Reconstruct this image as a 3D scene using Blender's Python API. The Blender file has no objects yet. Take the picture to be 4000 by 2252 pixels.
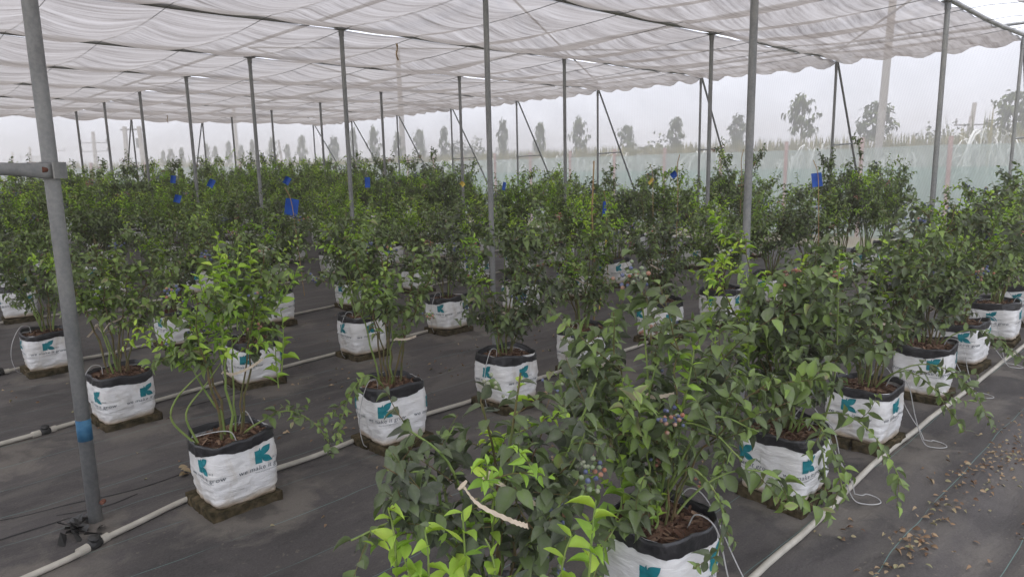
import bpy, bmesh, math, random
import numpy as np
from mathutils import Vector, Matrix, noise
SC = bpy.context.scene
R = math.radians
# ------------------------------------------------------------------ camera
H0 = 1.6                                   # eye height; world X runs along the bag rows, Y runs away across them
PITCH, ROLL, TH = 0.1712, -0.0219, 0.7557
cam = bpy.data.objects.new('camera', bpy.data.cameras.new('camera'))
SC.collection.objects.link(cam)
cam.data.sensor_width = 36.0
cam.data.lens = 2747.6 / 4000 * 36.0
cam.data.clip_start, cam.data.clip_end = 0.05, 2000
fw = Vector((math.sin(TH) * math.cos(PITCH), math.cos(TH) * math.cos(PITCH), -math.sin(PITCH)))
rt = Vector((math.cos(TH), -math.sin(TH), 0)); up = rt.cross(fw)
rt2 = math.cos(ROLL) * rt + math.sin(ROLL) * up; up2 = rt2.cross(fw)
cam.matrix_world = Matrix(((rt2.x, up2.x, -fw.x, 0), (rt2.y, up2.y, -fw.y, 0), (rt2.z, up2.z, -fw.z, H0), (0, 0, 0, 1)))
SC.camera = cam
# ------------------------------------------------------------------ sky, sun, exposure
SUN_EL, SUN_AZ = R(62), R(250)
w = bpy.data.worlds.new('World'); SC.world = w; w.use_nodes = True
nt = w.node_tree; bg = nt.nodes['Background']
sky = nt.nodes.new('ShaderNodeTexSky'); sky.sky_type = 'NISHITA'; sky.sun_disc = False
sky.sun_elevation, sky.sun_rotation = SUN_EL, SUN_AZ
sky.air_density, sky.dust_density, sky.ozone_density = 1.0, 2.0, 1.0
hs = nt.nodes.new('ShaderNodeHueSaturation'); hs.inputs['Saturation'].default_value = 0.35
nt.links.new(sky.outputs[0], hs.inputs['Color'])
veil = nt.nodes.new('ShaderNodeMix'); veil.data_type = 'RGBA'; veil.inputs[0].default_value = 0.8   # high thin overcast evens the sky out
veil.inputs[7].default_value = (6.5, 6.7, 7.7, 1)
nt.links.new(hs.outputs[0], veil.inputs[6]); nt.links.new(veil.outputs[2], bg.inputs[0])
bg.inputs[1].default_value = 0.12
sun = bpy.data.objects.new('sun', bpy.data.lights.new('sun', 'SUN')); SC.collection.objects.link(sun)
sun.data.energy, sun.data.angle, sun.data.color = 1.3, R(25), (1, .97, .92)
sd = Vector((math.sin(SUN_AZ) * math.cos(SUN_EL), math.cos(SUN_AZ) * math.cos(SUN_EL), math.sin(SUN_EL)))
sun.rotation_euler = sd.to_track_quat('Z', 'Y').to_euler()
SC.view_settings.view_transform = 'Standard'; SC.view_settings.look = 'None'
SC.view_settings.exposure, SC.view_settings.gamma = 1.22, 1.0
SC.cycles.max_bounces = 10; SC.cycles.transparent_max_bounces = 24
SC.cycles.diffuse_bounces = 5; SC.cycles.transmission_bounces = 6

# ------------------------------------------------------------------ helpers
COL = SC.collection
def tag(o, label=None, cat=None, group=None, kind=None):
    if label: o['label'] = label
    if cat: o['category'] = cat
    if group: o['group'] = group
    if kind: o['kind'] = kind
    return o
def empty(name, loc=(0, 0, 0), rz=0.0):
    o = bpy.data.objects.new(name, None); COL.objects.link(o)
    o.location = loc; o.rotation_euler = (0, 0, rz); o.empty_display_size = .1
    return o
def link(name, me, parent=None, loc=None):
    o = bpy.data.objects.new(name, me); COL.objects.link(o)
    if parent: o.parent = parent
    if loc is not None: o.location = loc
    return o
def children(o): return [c for c in bpy.data.objects if c.parent == o]
def copy_tree(o, parent=None, kids=None):
    c = o.copy(); COL.objects.link(c); c.parent = parent
    for ch in kids[o.name] if kids else list(o.children): copy_tree(ch, c, kids)
    return c
class MB:
    """collects vertices and faces for ONE mesh"""
    def __init__(s): s.v, s.f, s.m, s.t, s.n = [], [], [], [], 0
    def add(s, V, F, mat=0, tint=None):
        V = np.asarray(V, float).reshape(-1, 3)
        s.v.append(V); s.f += [[i + s.n for i in q] for q in F]; s.m += [mat] * len(F)
        s.t.append(np.full(len(V), 0.5) if tint is None else np.broadcast_to(np.asarray(tint, float), (len(V),)))
        s.n += len(V)
    def addn(s, V, Fidx, tint, mat=0, vt=None):
        """N copies of a template: V (N,k,3), Fidx list of template faces"""
        N, k, _ = V.shape
        off = (np.arange(N) * k + s.n)[:, None]
        for q in Fidx: s.f += (off + np.asarray(q)[None, :]).tolist()
        s.m += [mat] * (N * len(Fidx))
        s.v.append(V.reshape(-1, 3)); s.t.append(np.repeat(tint, k) + (0 if vt is None else np.tile(vt, N))); s.n += N * k
    def box(s, c, d, rz=0.0, mat=0, jit=0.0, rnd=None):
        x, y, z = d[0] / 2, d[1] / 2, d[2] / 2
        V = np.array([(a * x, b * y, e * z) for a in (-1, 1) for b in (-1, 1) for e in (-1, 1)], float)
        if jit: V += (rnd or np.random).uniform(-jit, jit, V.shape)
        ca, sa = math.cos(rz), math.sin(rz)
        V = np.stack([V[:, 0] * ca - V[:, 1] * sa, V[:, 0] * sa + V[:, 1] * ca, V[:, 2]], 1) + np.array(c)
        s.add(V, [(0, 1, 3, 2), (4, 6, 7, 5), (0, 4, 5, 1), (2, 3, 7, 6), (0, 2, 6, 4), (1, 5, 7, 3)], mat)
    def tube(s, P, r, n=6, mat=0, cap=True, tint=None, squash=None):
        P = np.asarray(P, float); k = len(P)
        r = np.broadcast_to(np.asarray(r, float), (k,))
        T = np.gradient(P, axis=0); T /= np.linalg.norm(T, axis=1)[:, None] + 1e-12
        ref = np.array([0, 0, 1.]) if abs(T[:, 2]).mean() < .8 else np.array([1., 0, 0])
        A = np.cross(T, ref); A /= np.linalg.norm(A, axis=1)[:, None] + 1e-12
        B = np.cross(T, A)
        a = np.arange(n) / n * 2 * math.pi
        sq = 1 if squash is None else squash
        V = P[:, None] + r[:, None, None] * (A[:, None] * np.cos(a)[None, :, None] + sq * B[:, None] * np.sin(a)[None, :, None])
        F = [(i * n + j, i * n + (j + 1) % n, (i + 1) * n + (j + 1) % n, (i + 1) * n + j) for i in range(k - 1) for j in range(n)]
        if cap: F += [tuple(range(n))[::-1], tuple((k - 1) * n + j for j in range(n))]
        s.add(V.reshape(-1, 3), F, mat, tint)
    def mesh(s, name, mats, smooth=False):
        me = bpy.data.meshes.new(name)
        V = np.concatenate(s.v) if s.v else np.zeros((0, 3))
        me.from_pydata(V.tolist(), [], s.f)
        for m in (mats if isinstance(mats, (list, tuple)) else [mats]): me.materials.append(m)
        if max(s.m or [0]): me.polygons.foreach_set('material_index', s.m)
        at = me.attributes.new('tint', 'FLOAT', 'POINT'); at.data.foreach_set('value', np.concatenate(s.t).astype(np.float32))
        if smooth: me.polygons.foreach_set('use_smooth', [True] * len(me.polygons))
        me.update(); return me
    def build(s, name, mats, parent=None, smooth=False, loc=None):
        return link(name, s.mesh(name, mats, smooth), parent, loc)
def spline(P, k=6):
    P = np.asarray(P, float); Q = np.vstack([2 * P[0] - P[1], P, 2 * P[-1] - P[-2]]); out = []
    for i in range(1, len(Q) - 2):
        for j in range(k):
            t = j / k
            out.append(.5 * (2 * Q[i] + (Q[i + 1] - Q[i - 1]) * t + (2 * Q[i - 1] - 5 * Q[i] + 4 * Q[i + 1] - Q[i + 2]) * t * t + (3 * Q[i] - Q[i - 1] - 3 * Q[i + 1] + Q[i + 2]) * t ** 3))
    return np.array(out + [P[-1]])
def grid_mesh(mb, X, Y, Z, mat=0):
    a, b = X.shape
    F = [(i * b + j, (i + 1) * b + j, (i + 1) * b + j + 1, i * b + j + 1) for i in range(a - 1) for j in range(b - 1)]
    mb.add(np.stack([X, Y, Z], -1).reshape(-1, 3), F, mat)

# ------------------------------------------------------------------ materials
class NT:
    def __init__(s, name):
        s.m = bpy.data.materials.new(name); s.m.use_nodes = True; s.t = s.m.node_tree; s.t.nodes.clear()
        s.out = s.n('OutputMaterial')
    def n(s, ty, **kw):
        nd = s.t.nodes.new('ShaderNode' + ty)
        for k, v in kw.items():
            if k in nd.inputs: nd.inputs[k].default_value = v
            else: setattr(nd, k, v)
        return nd
    def l(s, a, b): s.t.links.new(a, b)
    def coord(s, scale=(1, 1, 1), world=False, rot=(0, 0, 0)):
        mp = s.n('Mapping'); mp.inputs['Scale'].default_value = scale; mp.inputs['Rotation'].default_value = rot
        if world: s.l(s.n('NewGeometry').outputs['Position'], mp.inputs[0])
        else: s.l(s.n('TexCoord').outputs['Object'], mp.inputs[0])
        return mp.outputs[0]
    def noise(s, co, scale, detail=4.0, rough=.55, dist=0.0):
        nd = s.n('TexNoise'); nd.inputs['Scale'].default_value = scale; nd.inputs['Detail'].default_value = detail
        nd.inputs['Roughness'].default_value = rough; nd.inputs['Distortion'].default_value = dist
        s.l(co, nd.inputs['Vector']); return nd.outputs[0]
    def ramp(s, fac, stops, interp='LINEAR'):
        nd = s.n('ValToRGB'); cr = nd.color_ramp; cr.interpolation = interp
        while len(cr.elements) < len(stops): cr.elements.new(.5)
        for e, (p, c) in zip(cr.elements, stops):
            e.position = p; e.color = (*c, 1) if len(c) == 3 else c
        s.l(fac, nd.inputs[0]); return nd.outputs[0]
    def mix(s, fac, a, b):
        nd = s.n('Mix', data_type='RGBA')
        for v, i in ((fac, 0), (a, 6), (b, 7)):
            if hasattr(v, 'is_linked'): s.l(v, nd.inputs[i])
            else: nd.inputs[i].default_value = v if i == 0 else (*v, 1)
        return nd.outputs[2]
    def math(s, op, a, b=0.0):
        nd = s.n('Math', operation=op)
        for v, i in ((a, 0), (b, 1)):
            if hasattr(v, 'is_linked'): s.l(v, nd.inputs[i])
            else: nd.inputs[i].default_value = v
        return nd.outputs[0]
    def bump(s, h, strength=.3, dist=.01):
        nd = s.n('Bump'); nd.inputs['Strength'].default_value = strength; nd.inputs['Distance'].default_value = dist
        s.l(h, nd.inputs['Height']); return nd.outputs[0]
    def bsdf(s, color, rough=.6, spec=.3, metal=0.0, normal=None):
        b = s.n('BsdfPrincipled')
        if hasattr(color, 'is_linked'): s.l(color, b.inputs['Base Color'])
        else: b.inputs['Base Color'].default_value = (*color, 1)
        if hasattr(rough, 'is_linked'): s.l(rough, b.inputs['Roughness'])
        else: b.inputs['Roughness'].default_value = rough
        b.inputs['Specular IOR Level'].default_value = spec; b.inputs['Metallic'].default_value = metal
        if normal is not None: s.l(normal, b.inputs['Normal'])
        return b.outputs[0]
    def mixs(s, fac, a, b):
        nd = s.n('MixShader')
        if hasattr(fac, 'is_linked'): s.l(fac, nd.inputs[0])
        else: nd.inputs[0].default_value = fac
        s.l(a, nd.inputs[1]); s.l(b, nd.inputs[2]); return nd.outputs[0]
    def done(s, sh): s.l(sh, s.out.inputs[0]); return s.m
def simple(name, c1, c2, scale=8, rough=.6, spec=.3, bump=.2, bdist=.01, world=False, metal=0.0, lo=.35, hi=.65, stretch=(1, 1, 1)):
    t = NT(name); co = t.coord(stretch, world)
    nz = t.noise(co, scale, 6)
    return t.done(t.bsdf(t.ramp(nz, [(lo, c1), (hi, c2)]), rough, spec, metal, t.bump(nz, bump, bdist) if bump else None))
M = {}
def leafmat(name, stops, transl, rough=.5, spec=.25, dust=0.25, dustcol=(.20, .20, .165)):
    t = NT(name)
    at = t.n('Attribute', attribute_name='tint')
    oi = t.n('ObjectInfo')
    v = t.math('ADD', at.outputs['Fac'], t.math('MULTIPLY', t.math('SUBTRACT', oi.outputs['Random'], .5), .12))
    col = t.ramp(v, stops)
    co = t.coord((1, 1, 1)); nz = t.noise(co, 60, 3)
    df = t.math('MULTIPLY', t.ramp(nz, [(.42, (0, 0, 0)), (.75, (1, 1, 1))]), dust)
    col = t.mix(df, col, dustcol)
    b = t.bsdf(col, rough, spec)
    tr = t.n('BsdfTranslucent')
    tc = t.n('HueSaturation'); tc.inputs['Saturation'].default_value = 1.15; tc.inputs['Value'].default_value = 1.25
    t.l(col, tc.inputs['Color']); t.l(tc.outputs[0], tr.inputs[0])
    return t.done(t.mixs(transl, b, tr.outputs[0]))
M['leaf'] = leafmat('mature_leaf', [(0, (.078, .094, .064)), (.3, (.130, .172, .078)), (.55, (.192, .275, .086)), (.75, (.27, .40, .085)), (.9, (.24, .22, .12)), (1, (.30, .22, .14))], .18, .48, .3, .45)
M['lime'] = leafmat('young_leaf', [(0, (.19, .34, .07)), (.5, (.34, .54, .085)), (1, (.55, .70, .12))], .32, .45, .25, .1)
M['cane'] = simple('cane', (.10, .13, .04), (.17, .11, .06), 18, .6, .25, .3)
M['greencane'] = simple('green_cane', (.16, .24, .06), (.24, .30, .09), 18, .5, .3, .2)
def berrymat(name, a, b):
    t = NT(name); return t.done(t.bsdf(t.ramp(t.noise(t.coord(), 40, 2), [(.35, a), (.65, b)]), .6, .25))
M['b_blue'] = berrymat('ripe_berry', (.075, .09, .17), (.17, .19, .28))
M['b_green'] = berrymat('unripe_berry', (.20, .26, .15), (.32, .32, .24))
M['b_pink'] = berrymat('turning_berry', (.32, .13, .08), (.34, .24, .18))
# white woven bag film with dusty lower edge and smudges
t = NT('bag_film'); co = t.coord()
nz = t.noise(co, 7, 5); n2 = t.noise(t.coord((1, 1, 3)), 40, 3)
sx = t.n('SeparateXYZ'); t.l(t.n('TexCoord').outputs['Object'], sx.inputs[0])
low = t.math('SUBTRACT', 1.0, t.math('MULTIPLY', sx.outputs[2], 22.0))
low = t.math('MAXIMUM', t.math('ADD', low, t.math('MULTIPLY', t.math('SUBTRACT', nz, .5), 1.6)), 0.0)
low = t.math('MINIMUM', low, .8)
col = t.mix(low, t.ramp(nz, [(.3, (.66, .65, .62)), (.6, (.78, .78, .77))]), (.36, .25, .13))
n3 = t.noise(t.coord((1.2, 1.2, 4.5)), 9, 5, .6, .6); hb = t.math('MULTIPLY', n3, t.math('SUBTRACT', 1.15, t.math('MULTIPLY', sx.outputs[2], 2.6)))
sm = t.noise(t.coord((1, 1, .6)), 5.0, 5, .65, 1.0); oi = t.n('ObjectInfo')
sm = t.math('ADD', sm, t.math('MULTIPLY', t.math('SUBTRACT', oi.outputs['Random'], .5), .14))
col = t.mix(t.math('MULTIPLY', t.ramp(sm, [(.56, (0, 0, 0)), (.72, (1, 1, 1))]), .5), col, (.40, .33, .22))
M['bag'] = t.done(t.bsdf(col, .42, .4, 0, t.bump(hb, .5, .022)))
M['rim'] = simple('black_film', (.012, .012, .014), (.03, .03, .032), 16, .34, .5, .7, .012)
M['print_teal'] = simple('teal_ink', (.010, .17, .20), (.015, .21, .24), 30, .5, .3, 0)
M['print_grey'] = simple('grey_ink', (.07, .09, .11), (.10, .12, .14), 30, .5, .3, 0)
M['mulch'] = simple('mulch', (.055, .030, .020), (.17, .10, .07), 55, .85, .15, .8, .02, lo=.3, hi=.75)
M['chips'] = leafmat('bark_chip', [(0, (.06, .03, .02)), (.5, (.15, .085, .055)), (1, (.27, .18, .12))], 0.0, .85, .1, .1)
M['tie'] = simple('tie_ribbon', (.50, .42, .32), (.62, .53, .42), 30, .8, .15, .3)
M['steel'] = None
t = NT('galvanised_steel'); co = t.coord((1, 1, .35)); a = t.noise(co, 9, 6); b = t.noise(t.coord(), 60, 3)
col = t.mix(.25, t.ramp(a, [(.3, (.19, .197, .20)), (.5, (.265, .275, .275)), (.7, (.35, .35, .335))]), t.ramp(b, [(.4, (.10, .10, .10)), (.6, (.25, .24, .22))]))
M['steel'] = t.done(t.bsdf(col, .55, .35, .25, t.bump(b, .1, .002)))
M['steel_light'] = simple('roof_pipe_steel', (.27, .27, .27), (.38, .38, .37), 6, .5, .4, .1, metal=.2)
M['wire'] = simple('wire', (.10, .10, .10), (.16, .16, .15), 20, .6, .3, 0)
M['rust'] = simple('rust', (.10, .04, .03), (.2, .09, .06), 40, .85, .2, .4)
M['bluetape'] = simple('blue_tape', (.02, .10, .20), (.06, .17, .27), 25, .6, .3, .2)
M['pvc'] = simple('pale_pipe', (.40, .375, .32), (.52, .49, .42), 10, .55, .3, .15, world=True)
M['drip'] = simple('drip_tubing', (.36, .36, .355), (.48, .475, .46), 10, .5, .35, 0)
M['black'] = simple('black_fitting', (.015, .015, .015), (.03, .03, .028), 20, .5, .4, .2)
M['brick'] = simple('mossy_brick', (.030, .026, .014), (.11, .085, .05), 26, .95, .05, 1.0, .012, world=True, lo=.38, hi=.68)
M['card'] = simple('blue_card', (.012, .07, .36), (.018, .10, .45), 12, .45, .35, .1)
M['ycard'] = simple('yellow_card', (.62, .45, .08), (.70, .55, .14), 12, .5, .3, .1)
M['bamboo'] = simple('bamboo', (.28, .17, .09), (.42, .30, .16), 14, .6, .25, .2)
M['litter'] = leafmat('dead_leaf', [(0, (.11, .06, .04)), (.4, (.25, .165, .10)), (.7, (.36, .27, .17)), (1, (.24, .24, .13))], .05, .8, .1, .2)
# weed mat: charcoal woven cloth, teal marker threads, dusty smears, darker damp stains
t = NT('weed_mat'); P = t.n('NewGeometry').outputs['Position']
sx = t.n('SeparateXYZ'); t.l(P, sx.inputs[0])
big = t.noise(t.coord((.5, 1.0, 1), True), 1.3, 6, .6); fine = t.noise(t.coord((1, 1, 1), True), 130, 3)
mid = t.noise(t.coord((.35, 1.6, 1), True), 3.2, 6, .65, .4)
col = t.ramp(big, [(.34, (.048, .043, .042)), (.5, (.080, .072, .070)), (.66, (.125, .113, .104))])
col = t.mix(t.math('MULTIPLY', t.ramp(mid, [(.49, (0, 0, 0)), (.66, (1, 1, 1))]), .6), col, (.155, .14, .122))
blot = t.noise(t.coord((.9, 1.2, 1), True), 2.1, 5, .6, .8)
col = t.mix(t.math('MULTIPLY', t.ramp(blot, [(.36, (1, 1, 1)), (.47, (0, 0, 0))]), .6), col, (.034, .031, .031))
dst = t.n('Attribute', attribute_name='tint').outputs['Fac']
dn = t.noise(t.coord((1, 1, 1), True), 5.5, 6, .65, .6)
dd = t.math('ADD', dst, t.math('MULTIPLY', t.math('SUBTRACT', dn, .5), 1.5))
col = t.mix(t.math('MULTIPLY', t.ramp(dd, [(.34, (0, 0, 0)), (.66, (1, 1, 1))]), .6), col, (.23, .205, .172))
dk = t.math('ADD', dst, t.math('MULTIPLY', t.math('SUBTRACT', t.noise(t.coord((1.3, .8, 1), True), 3.1, 5), .5), 2.2))
col = t.mix(t.math('MULTIPLY', t.ramp(dk, [(.80, (0, 0, 0)), (1.0, (1, 1, 1))]), .7), col, (.036, .032, .029))
spk = t.noise(t.coord((1, 1, 1), True), 38, 2, .5)
col = t.mix(t.math('MULTIPLY', t.ramp(spk, [(.66, (0, 0, 0)), (.74, (1, 1, 1))]), .35), col, (.26, .22, .17))
col = t.mix(.3, col, t.ramp(fine, [(.3, (.045, .043, .043)), (.7, (.13, .124, .12))]))
wob = t.math('MULTIPLY', t.math('SUBTRACT', t.noise(t.coord((.8, .8, .8), True), 1.6, 2), .5), .09)
yy = t.math('ADD', sx.outputs[1], wob)
fr = t.math('FRACT', t.math('DIVIDE', t.math('ADD', yy, 20.33), .345))
ln = t.math('LESS_THAN', t.math('ABSOLUTE', t.math('SUBTRACT', fr, .5)), 0.0052)
brk = t.ramp(t.noise(t.coord((2, 1, 1), True), 1.1, 4), [(.34, (0, 0, 0)), (.44, (1, 1, 1))])
ln = t.math('MULTIPLY', ln, t.math('MULTIPLY', brk, .55))
col = t.mix(ln, col, (.17, .31, .29))
wv = t.n('TexWave'); wv.inputs['Scale'].default_value = 60; wv.inputs['Distortion'].default_value = 1; t.l(P, wv.inputs[0])
hb = t.math('ADD', t.math('MULTIPLY', mid, .8), t.math('MULTIPLY', fine, .12))
M['mat'] = t.done(t.bsdf(col, .72, .22, 0, t.bump(hb, .5, .03)))
M['soil'] = simple('field_soil', (.16, .12, .07), (.22, .20, .10), .7, .95, .05, .4, .05, world=True)
M['dust'] = simple('dust_patch', (.10, .092, .083), (.22, .20, .175), 9, .9, .1, .5, .02, world=True, lo=.3, hi=.7)
# shade cloth: threads run along X; holes let part of the sky through
t = NT('shade_cloth')
s1 = t.noise(t.coord((.22, 9, 3), True), 2.6, 7, .72, .35); s2 = t.noise(t.coord((.25, 5, 1), True), 1.3, 4); s3 = t.noise(t.coord((1, 1, 1), True), 90, 2)
v = t.math('ADD', t.math('MULTIPLY', s1, .62), t.math('ADD', t.math('MULTIPLY', s2, .28), t.math('MULTIPLY', s3, .10)))
alpha = t.ramp(v, [(.32, (.70,) * 3), (.49, (.85,) * 3), (.66, (.96,) * 3)])
col = t.ramp(v, [(.37, (.35, .322, .298)), (.5, (.262, .237, .217)), (.63, (.15, .13, .116))])
df = t.n('BsdfDiffuse'); t.l(col, df.inputs[0]); tl = t.n('BsdfTranslucent'); t.l(col, tl.inputs[0])
tp = t.n('BsdfTransparent')
M['cloth'] = t.done(t.mixs(alpha, tp.outputs[0], t.mixs(.62, df.outputs[0], tl.outputs[0])))
def netmat(name, col, cover, tr=.6, pat=0):
    t = NT(name); nz = t.noise(t.coord((1, 1, 1), True), 1.2, 5)
    a = t.ramp(nz, [(.3, (cover - .05,) * 3), (.7, (cover + .05,) * 3)])
    if pat:
        sx = t.n('SeparateXYZ'); t.l(t.n('NewGeometry').outputs['Position'], sx.inputs[0])
        g = t.math('MULTIPLY', t.math('SINE', t.math('MULTIPLY', t.math('ADD', sx.outputs[1], sx.outputs[0]), pat)), t.math('SINE', t.math('MULTIPLY', sx.outputs[2], pat)))
        a = t.math('ADD', a, t.math('MULTIPLY', g, .05))
    df = t.n('BsdfDiffuse'); tl = t.n('BsdfTranslucent'); tp = t.n('BsdfTransparent')
    df.inputs[0].default_value = tl.inputs[0].default_value = (*col, 1)
    return t.done(t.mixs(a, tp.outputs[0], t.mixs(tr, df.outputs[0], tl.outputs[0])))
M['insect'] = netmat('insect_net_mesh', (.47, .458, .445), .56, .62, 160)
M['green_net'] = netmat('green_net_mesh', (.30, .47, .40), .8, .5)
M['green_net2'] = netmat('pale_green_net_mesh', (.44, .53, .48), .7, .5)
M['fpost'] = simple('reddish_stake', (.34, .20, .17), (.44, .28, .24), 5, .8, .1, .2)
M['concrete'] = simple('pole_concrete', (.30, .27, .235), (.40, .37, .33), 3, .9, .1, .2)
M['treeleaf'] = leafmat('tree_leaf', [(0, (.05, .07, .02)), (.5, (.09, .12, .035)), (1, (.17, .20, .06))], .2, .5, .25, .1)
M['bark'] = simple('tree_bark', (.10, .075, .05), (.17, .13, .09), 9, .9, .1, .5)
M['strap'] = leafmat('strap_leaf', [(0, (.42, .43, .36)), (.5, (.66, .66, .60)), (1, (.85, .85, .82))], .15, .6, .2, .1)
M['spike'] = leafmat('field_blade', [(0, (.10, .11, .03)), (.5, (.19, .18, .055)), (1, (.33, .28, .12))], .2, .6, .2, .1)
M['bush'] = leafmat('bush_leaf', [(0, (.04, .06, .02)), (.5, (.08, .10, .035)), (1, (.14, .15, .05))], .15, .6, .2, .1)

# ------------------------------------------------------------------ ground
mb = MB(); X, Y = np.meshgrid(np.linspace(-105, 145, 26), np.linspace(-75, 215, 30), indexing='ij')
grid_mesh(mb, X, Y, np.full_like(X, -.06)); tag(mb.build('ground', M['soil']), kind='structure')
def ground_z(x, y):
    v = Vector((x * .55, y * 1.1, 0))
    z = .016 * noise.noise(v) + .010 * noise.noise(Vector((x * 1.3, y * 3.1, 5)))
    z += .008 * noise.noise(Vector((x * 2.6, y * 6.5, 9)))
    z += .022 * math.exp(-((y - .80 - .05 * math.sin(x * 1.7)) / .07) ** 2) * (.5 + .5 * math.sin(x * 1.3 + 1))
    z += .012 * abs(noise.noise(Vector((x * .9, y * 2.7, 21)))) + .007 * abs(noise.noise(Vector((x * 2.1, y * 7, 31))))
    for yc, d in ((.62, .04), (2.62, .018), (4.45, .02)):     # shallow troughs between the rows
        z -= d * math.exp(-((y - yc - .05 * math.sin(x * 1.7)) / .12) ** 2)
    return z
xs = np.concatenate([np.arange(-4, 5.5, .055), np.arange(5.5, 13.4, .14)]); ys = np.concatenate([np.arange(-2, 5.6, .055), np.arange(5.6, 24, .16)])
X, Y = np.meshgrid(xs, ys, indexing='ij')
Z = np.vectorize(ground_z)(X, Y)
MAT_GRID = (X, Y, Z)
mb = MB(); grid_mesh(mb, X, Y, Z)
WEED = tag(mb.build('weed_mat', M['mat'], smooth=True), kind='structure')

# ------------------------------------------------------------------ row positions (x along the row, y across)
ROWS = [
    [(1.30, 1.58), (2.18, 1.51), (3.25, 1.49), (4.22, 1.47), (5.39, 1.50), (6.36, 1.52), (7.42, 1.51), (8.38, 1.50), (9.4, 1.5), (10.4, 1.5), (11.35, 1.5)],
    [(.22, 3.38), (1.27, 3.43), (2.28, 3.52), (3.24, 3.52), (4.20, 3.62), (5.47, 3.78), (6.41, 3.68), (7.78, 3.84), (8.75, 3.83), (9.8, 3.85), (10.7, 3.85), (11.5, 3.85)],
    [(.35, 5.1), (1.21, 5.16), (2.19, 5.32), (3.24, 5.41), (4.35, 5.58), (5.5, 5.7), (6.6, 5.85), (7.63, 5.98), (8.65, 6.0), (9.7, 6.05), (10.7, 6.05), (11.5, 6.05)],
    [(1.12, 7.02), (2.2, 7.08), (3.3, 7.3), (4.4, 7.5), (5.55, 7.75), (6.6, 7.8), (7.6, 7.9), (8.65, 7.95), (9.7, 8.0), (10.7, 8.0)],
    [(.22 + 1.05 * k + .05 * math.sin(k * 2.1), 9.5 + .06 * k + .06 * math.sin(k * 3.7)) for k in range(11)],
    [(.5 + 1.04 * k + .06 * math.sin(k * 1.3), 11.5 + .05 * k + .05 * math.sin(k * 2.2)) for k in range(10)],
    [(1.2 + 1.04 * k + .06 * math.sin(k * 1.9), 13.45 + .05 * k) for k in range(10)],
    [(1.5 + 1.03 * k + .06 * math.sin(k * 2.9), 15.4 + .04 * k) for k in range(9)],
    [(1.8 + 1.03 * k + .06 * math.sin(k * 1.1), 17.3 + .03 * k) for k in range(9)],
    [(2.0 + 1.03 * k + .06 * math.sin(k * 2.4), 19.1 + .02 * k) for k in range(9)]]
ROWS[0][0], ROWS[0][1] = (1.18, 1.37), (2.03, 1.39)
ROWS = [[(x * .966, y * .966) for x, y in r] if k < 4 else r for k, r in enumerate(ROWS)]
HTS = [1.27, 1.27, 1.28, 1.31, 1.42, 1.54, 1.64, 1.72, 1.77, 1.80]
BRK = .055                                        # brick height
# ------------------------------------------------------------------ grow bag
HB = .325
def bag_r(th, z, seed):
    t = z / HB
    n = 9 - 5.2 * t
    a = .150 + .025 * math.sin(min(1, t * 1.15) * math.pi * .62) - .004 * t
    c, s = abs(math.cos(th)), abs(math.sin(th))
    r = a / (c ** n + s ** n) ** (1 / n)
    r = r * .90 + .10 * a * 1.08
    p = Vector((math.cos(th) * 3.2 + seed * 7.3, math.sin(th) * 3.2, z * 7))
    k = max(0, 1 - t * .9)
    r += .007 * noise.noise(p) + .0085 * k * noise.noise(Vector((math.cos(th) * 2.4, math.sin(th) * 2.4 + seed, z * 52))) + .0035 * noise.noise(Vector((math.cos(th) * 7, math.sin(th) * 7 + seed * 3, z * 30)))
    return r
def bag_p(th, z, seed, off=0.0):
    r = bag_r(th, z, seed) + off
    return (r * math.cos(th), r * math.sin(th), z + .006 * (z / HB) * math.sin(2 * th + seed))
TAB = None
def s_to_th(s):
    global TAB
    if TAB is None:
        th = np.linspace(0, 2 * math.pi, 721)
        P = []
        for a in th:
            n = 4.2; r = .168 / (abs(math.cos(a)) ** n + abs(math.sin(a)) ** n) ** (1 / n); r = r * .90 + .10 * .168 * 1.08
            P.append((r * math.cos(a), r * math.sin(a)))
        P = np.array(P); L = np.concatenate([[0], np.cumsum(np.linalg.norm(np.diff(P, axis=0), axis=1))]); TAB = (th, L)
    th, L = TAB
    return float(np.interp(s % L[-1], L, th)), L[-1]
def text_tris(body, size, shear=.12):
    cu = bpy.data.curves.new('lettering', 'FONT'); cu.body = body; cu.size = size; cu.shear = shear; cu.align_x = 'CENTER'; cu.resolution_u = 3; cu.space_character = 1.06
    o = bpy.data.objects.new('lettering', cu); COL.objects.link(o)
    dg = bpy.context.evaluated_depsgraph_get(); me = o.evaluated_get(dg).to_mesh(); me.calc_loop_triangles()
    V = np.array([v.co[:2] for v in me.vertices]); F = [tuple(t.vertices) for t in me.loop_triangles]
    o.evaluated_get(dg).to_mesh_clear(); COL.objects.unlink(o); bpy.data.objects.remove(o); bpy.data.curves.remove(cu)
    return V, F
def poly_tris(pts, cut=.012):
    bm = bmesh.new(); f = bm.faces.new([bm.verts.new((*p, 0)) for p in pts])
    bmesh.ops.triangulate(bm, faces=[f])
    for _ in range(4):
        ed = [e for e in bm.edges if e.calc_length() > cut]
        if not ed: break
        bmesh.ops.subdivide_edges(bm, edges=ed, cuts=1); bmesh.ops.triangulate(bm, faces=bm.faces[:])
    bm.verts.index_update()
    V = np.array([v.co[:2] for v in bm.verts]); F = [tuple(v.index for v in f.verts) for f in bm.faces]; bm.free()
    return V, F
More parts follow.
